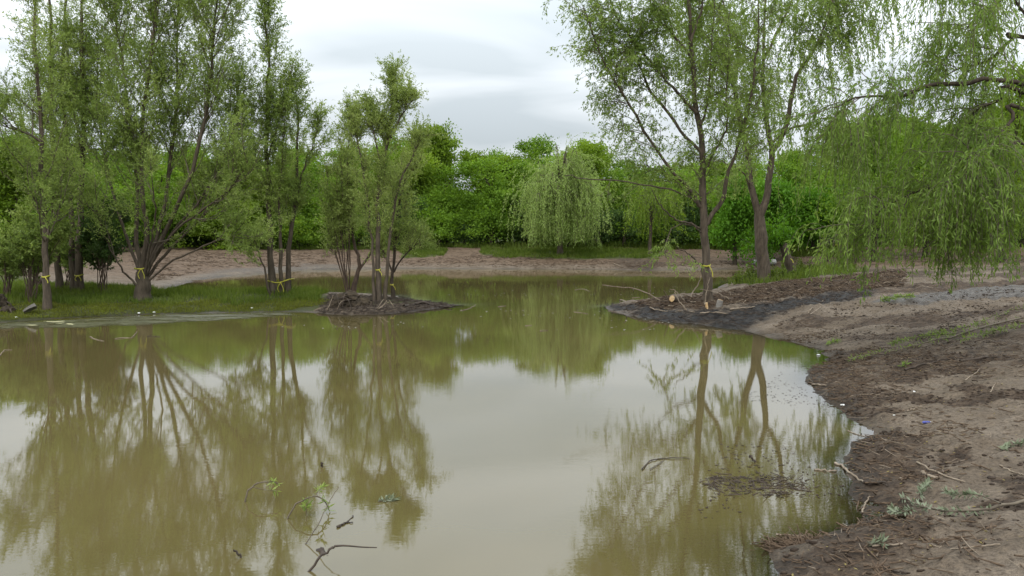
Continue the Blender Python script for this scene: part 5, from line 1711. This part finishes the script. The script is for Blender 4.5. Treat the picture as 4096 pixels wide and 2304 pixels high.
def tapes():
    info = {1: (276.5, "narrow yellow tape on the slim leaning willow", .04, 1), 3: None, 2: None, 4: (275, "yellow tape knotted round the tall straight dark trunk", .035, 2), 8: (268, "yellow tape with two long tails on the vase-shaped willow", .035, 2),
            21: (281.5, "long yellow tape strung across the cluster of slim stems", .034, 2), 41: (269.5, "yellow tape high on the pointed willow's main trunk", .035, 1), 43: (284.5, "yellow tape with a short tail on the small water-side willow", .035, 1),
            101: (265.5, "bright yellow tape round the bare trunk on the dark spit", .042, 1), 111: (254.5, "wide printed yellow tape band on the forked willow", .11, 0), 201: (258.5, "yellow tape with a tail on the leaning lopped trunk", .07, 1),
            202: (245.5, "yellow tape strung round the cluster of lopped stems", .06, 1)}
    for C, r, f, sd in TAPES:
        it = info.get(sd)
        if not it:
            continue
        v, lab, w, tails = it
        multi = isinstance(C, list)
        Cs = C if multi else [C]
        z = at_y(512, v, f[1])[2]
        cs = [at_height(c, z) for c in Cs]
        rr = r * (1.12 if not multi else 1.15)
        rad = {1: .10, 4: .13, 8: .215, 41: .082, 43: .06, 101: .125, 111: .212, 201: .16}.get(sd, .12)
        if not multi:
            a = np.linspace(0, 2 * math.pi, 25)
            tilt = .06
            P = np.stack([cs[0][0] + rad * np.cos(a), cs[0][1] + rad * np.sin(a), z + tilt * rad * np.sin(a + 1) + .012 * np.cos(a * 2)], 1)
            front = np.array([cs[0][0] + rad * .4, cs[0][1] - rad * 1.02, z])
        else:
            al = np.vstack([np.array([c[0] + (rad + .02) * k, c[1] + (rad + .02) * j, z + .03 * math.sin(c[0] * 9)])[None] for c in cs for k, j in ((-1, -1), (1, -1), (1, 1), (-1, 1))])
            x0, x1, y0, y1 = al[:, 0].min(), al[:, 0].max(), al[:, 1].min(), al[:, 1].max()
            key = np.array([(x0, y0 + .05, z + .03), ((x0 + x1) / 2, y0, z - .03), (x1, y0 + .05, z + .07), (x1 + .02, y1, z + .05), ((x0 + x1) / 2, y1 + .02, z), (x0 - .02, y1, z + .02), (x0, y0 + .05, z + .03)])
            P = catmull(key, 28)
            front = np.array([(x0 + x1) / 2 + .1, y0 - .02, z - .02])
        root = thing("flagging_tape", lab, "tape", (front[0], front[1], z))
        base = np.array([front[0], front[1], z])
        V, Q = ribbon(P - base, w, .003)
        band = add("band", mesh_np("band", V, Q), M["tape"], root)
        for k in range(tails):
            s = 1 if k == 0 else -1
            lng = .30 if sd in (8, 21, 101) else .17
            T = catmull([front + np.array([0, -.01, 0]), front + np.array([.05 * s, -.05, -lng * .3]), front + np.array([.09 * s, -.05, -lng * .65]), front + np.array([.07 * s + .03, -.06, -lng])], 10)
            V, Q = ribbon(T - base, w * .55, .003, up=(1, .25, .1))
            add("tail", mesh_np("tail", V, Q), M["tape"], root)
        if sd == 111:   # dark printed blocks on the wide band
            for a0 in (3.75, 4.35, 4.95, 5.5):
                aa = np.linspace(a0, a0 + .28, 5)
                Pp = np.stack([cs[0][0] + (rad + .006) * np.cos(aa), cs[0][1] + (rad + .006) * np.sin(aa), z + .06 * rad * np.sin(aa + 1) + .012 * np.cos(aa * 2)], 1)
                V, Q = ribbon(Pp - base, w * .4, .002)
                add("print", mesh_np("print", V, Q), M["tape_print"], band)


tapes()

# small leafy weeds at the forked willow's foot
for i, (u, v, lab) in enumerate([(750, 280, "leafy weed clump left of the forked willow's foot"), (775, 281, "leafy weed clump between the forked willow and the leaning trunk"), (742, 284, "low weed clump at the channel edge of the dark spit"), (806, 274, "bushy weeds right of the leaning lopped trunk")]):
    f = foot(u, v)
    rg = np.random.default_rng(800 + i)
    n = 22
    S = np.repeat(f[None], n, 0) + rg.normal(0, .25, (n, 3)) * np.array([1.3, .8, 0])
    S[:, 2] = height(S[:, 0], S[:, 1]) - .02
    T = grow(S, np.stack([rg.normal(0, .25, n), rg.normal(0, .25, n), np.ones(n)], 1), rg.uniform(.3, .85, n), 5, (0, 0, 1), 0, .1, rg)
    root = thing("weed_clump", lab, "plant", f)
    V, Q = tubes(T, np.full((n, 6), .006), 3)
    add("stems", mesh_np("stems", V - f, Q), M["twig"], root)
    idx = np.repeat(np.arange(n), 28)
    p, tg = sample(T, idx, .15 + .85 * rg.random(len(idx)))
    V, Q = leaves(p, tg * .3 + rg.normal(0, .8, p.shape), .10, .05, rg)
    add("leaves", mesh_np("leaves", V - f, Q), M["grass"], root)
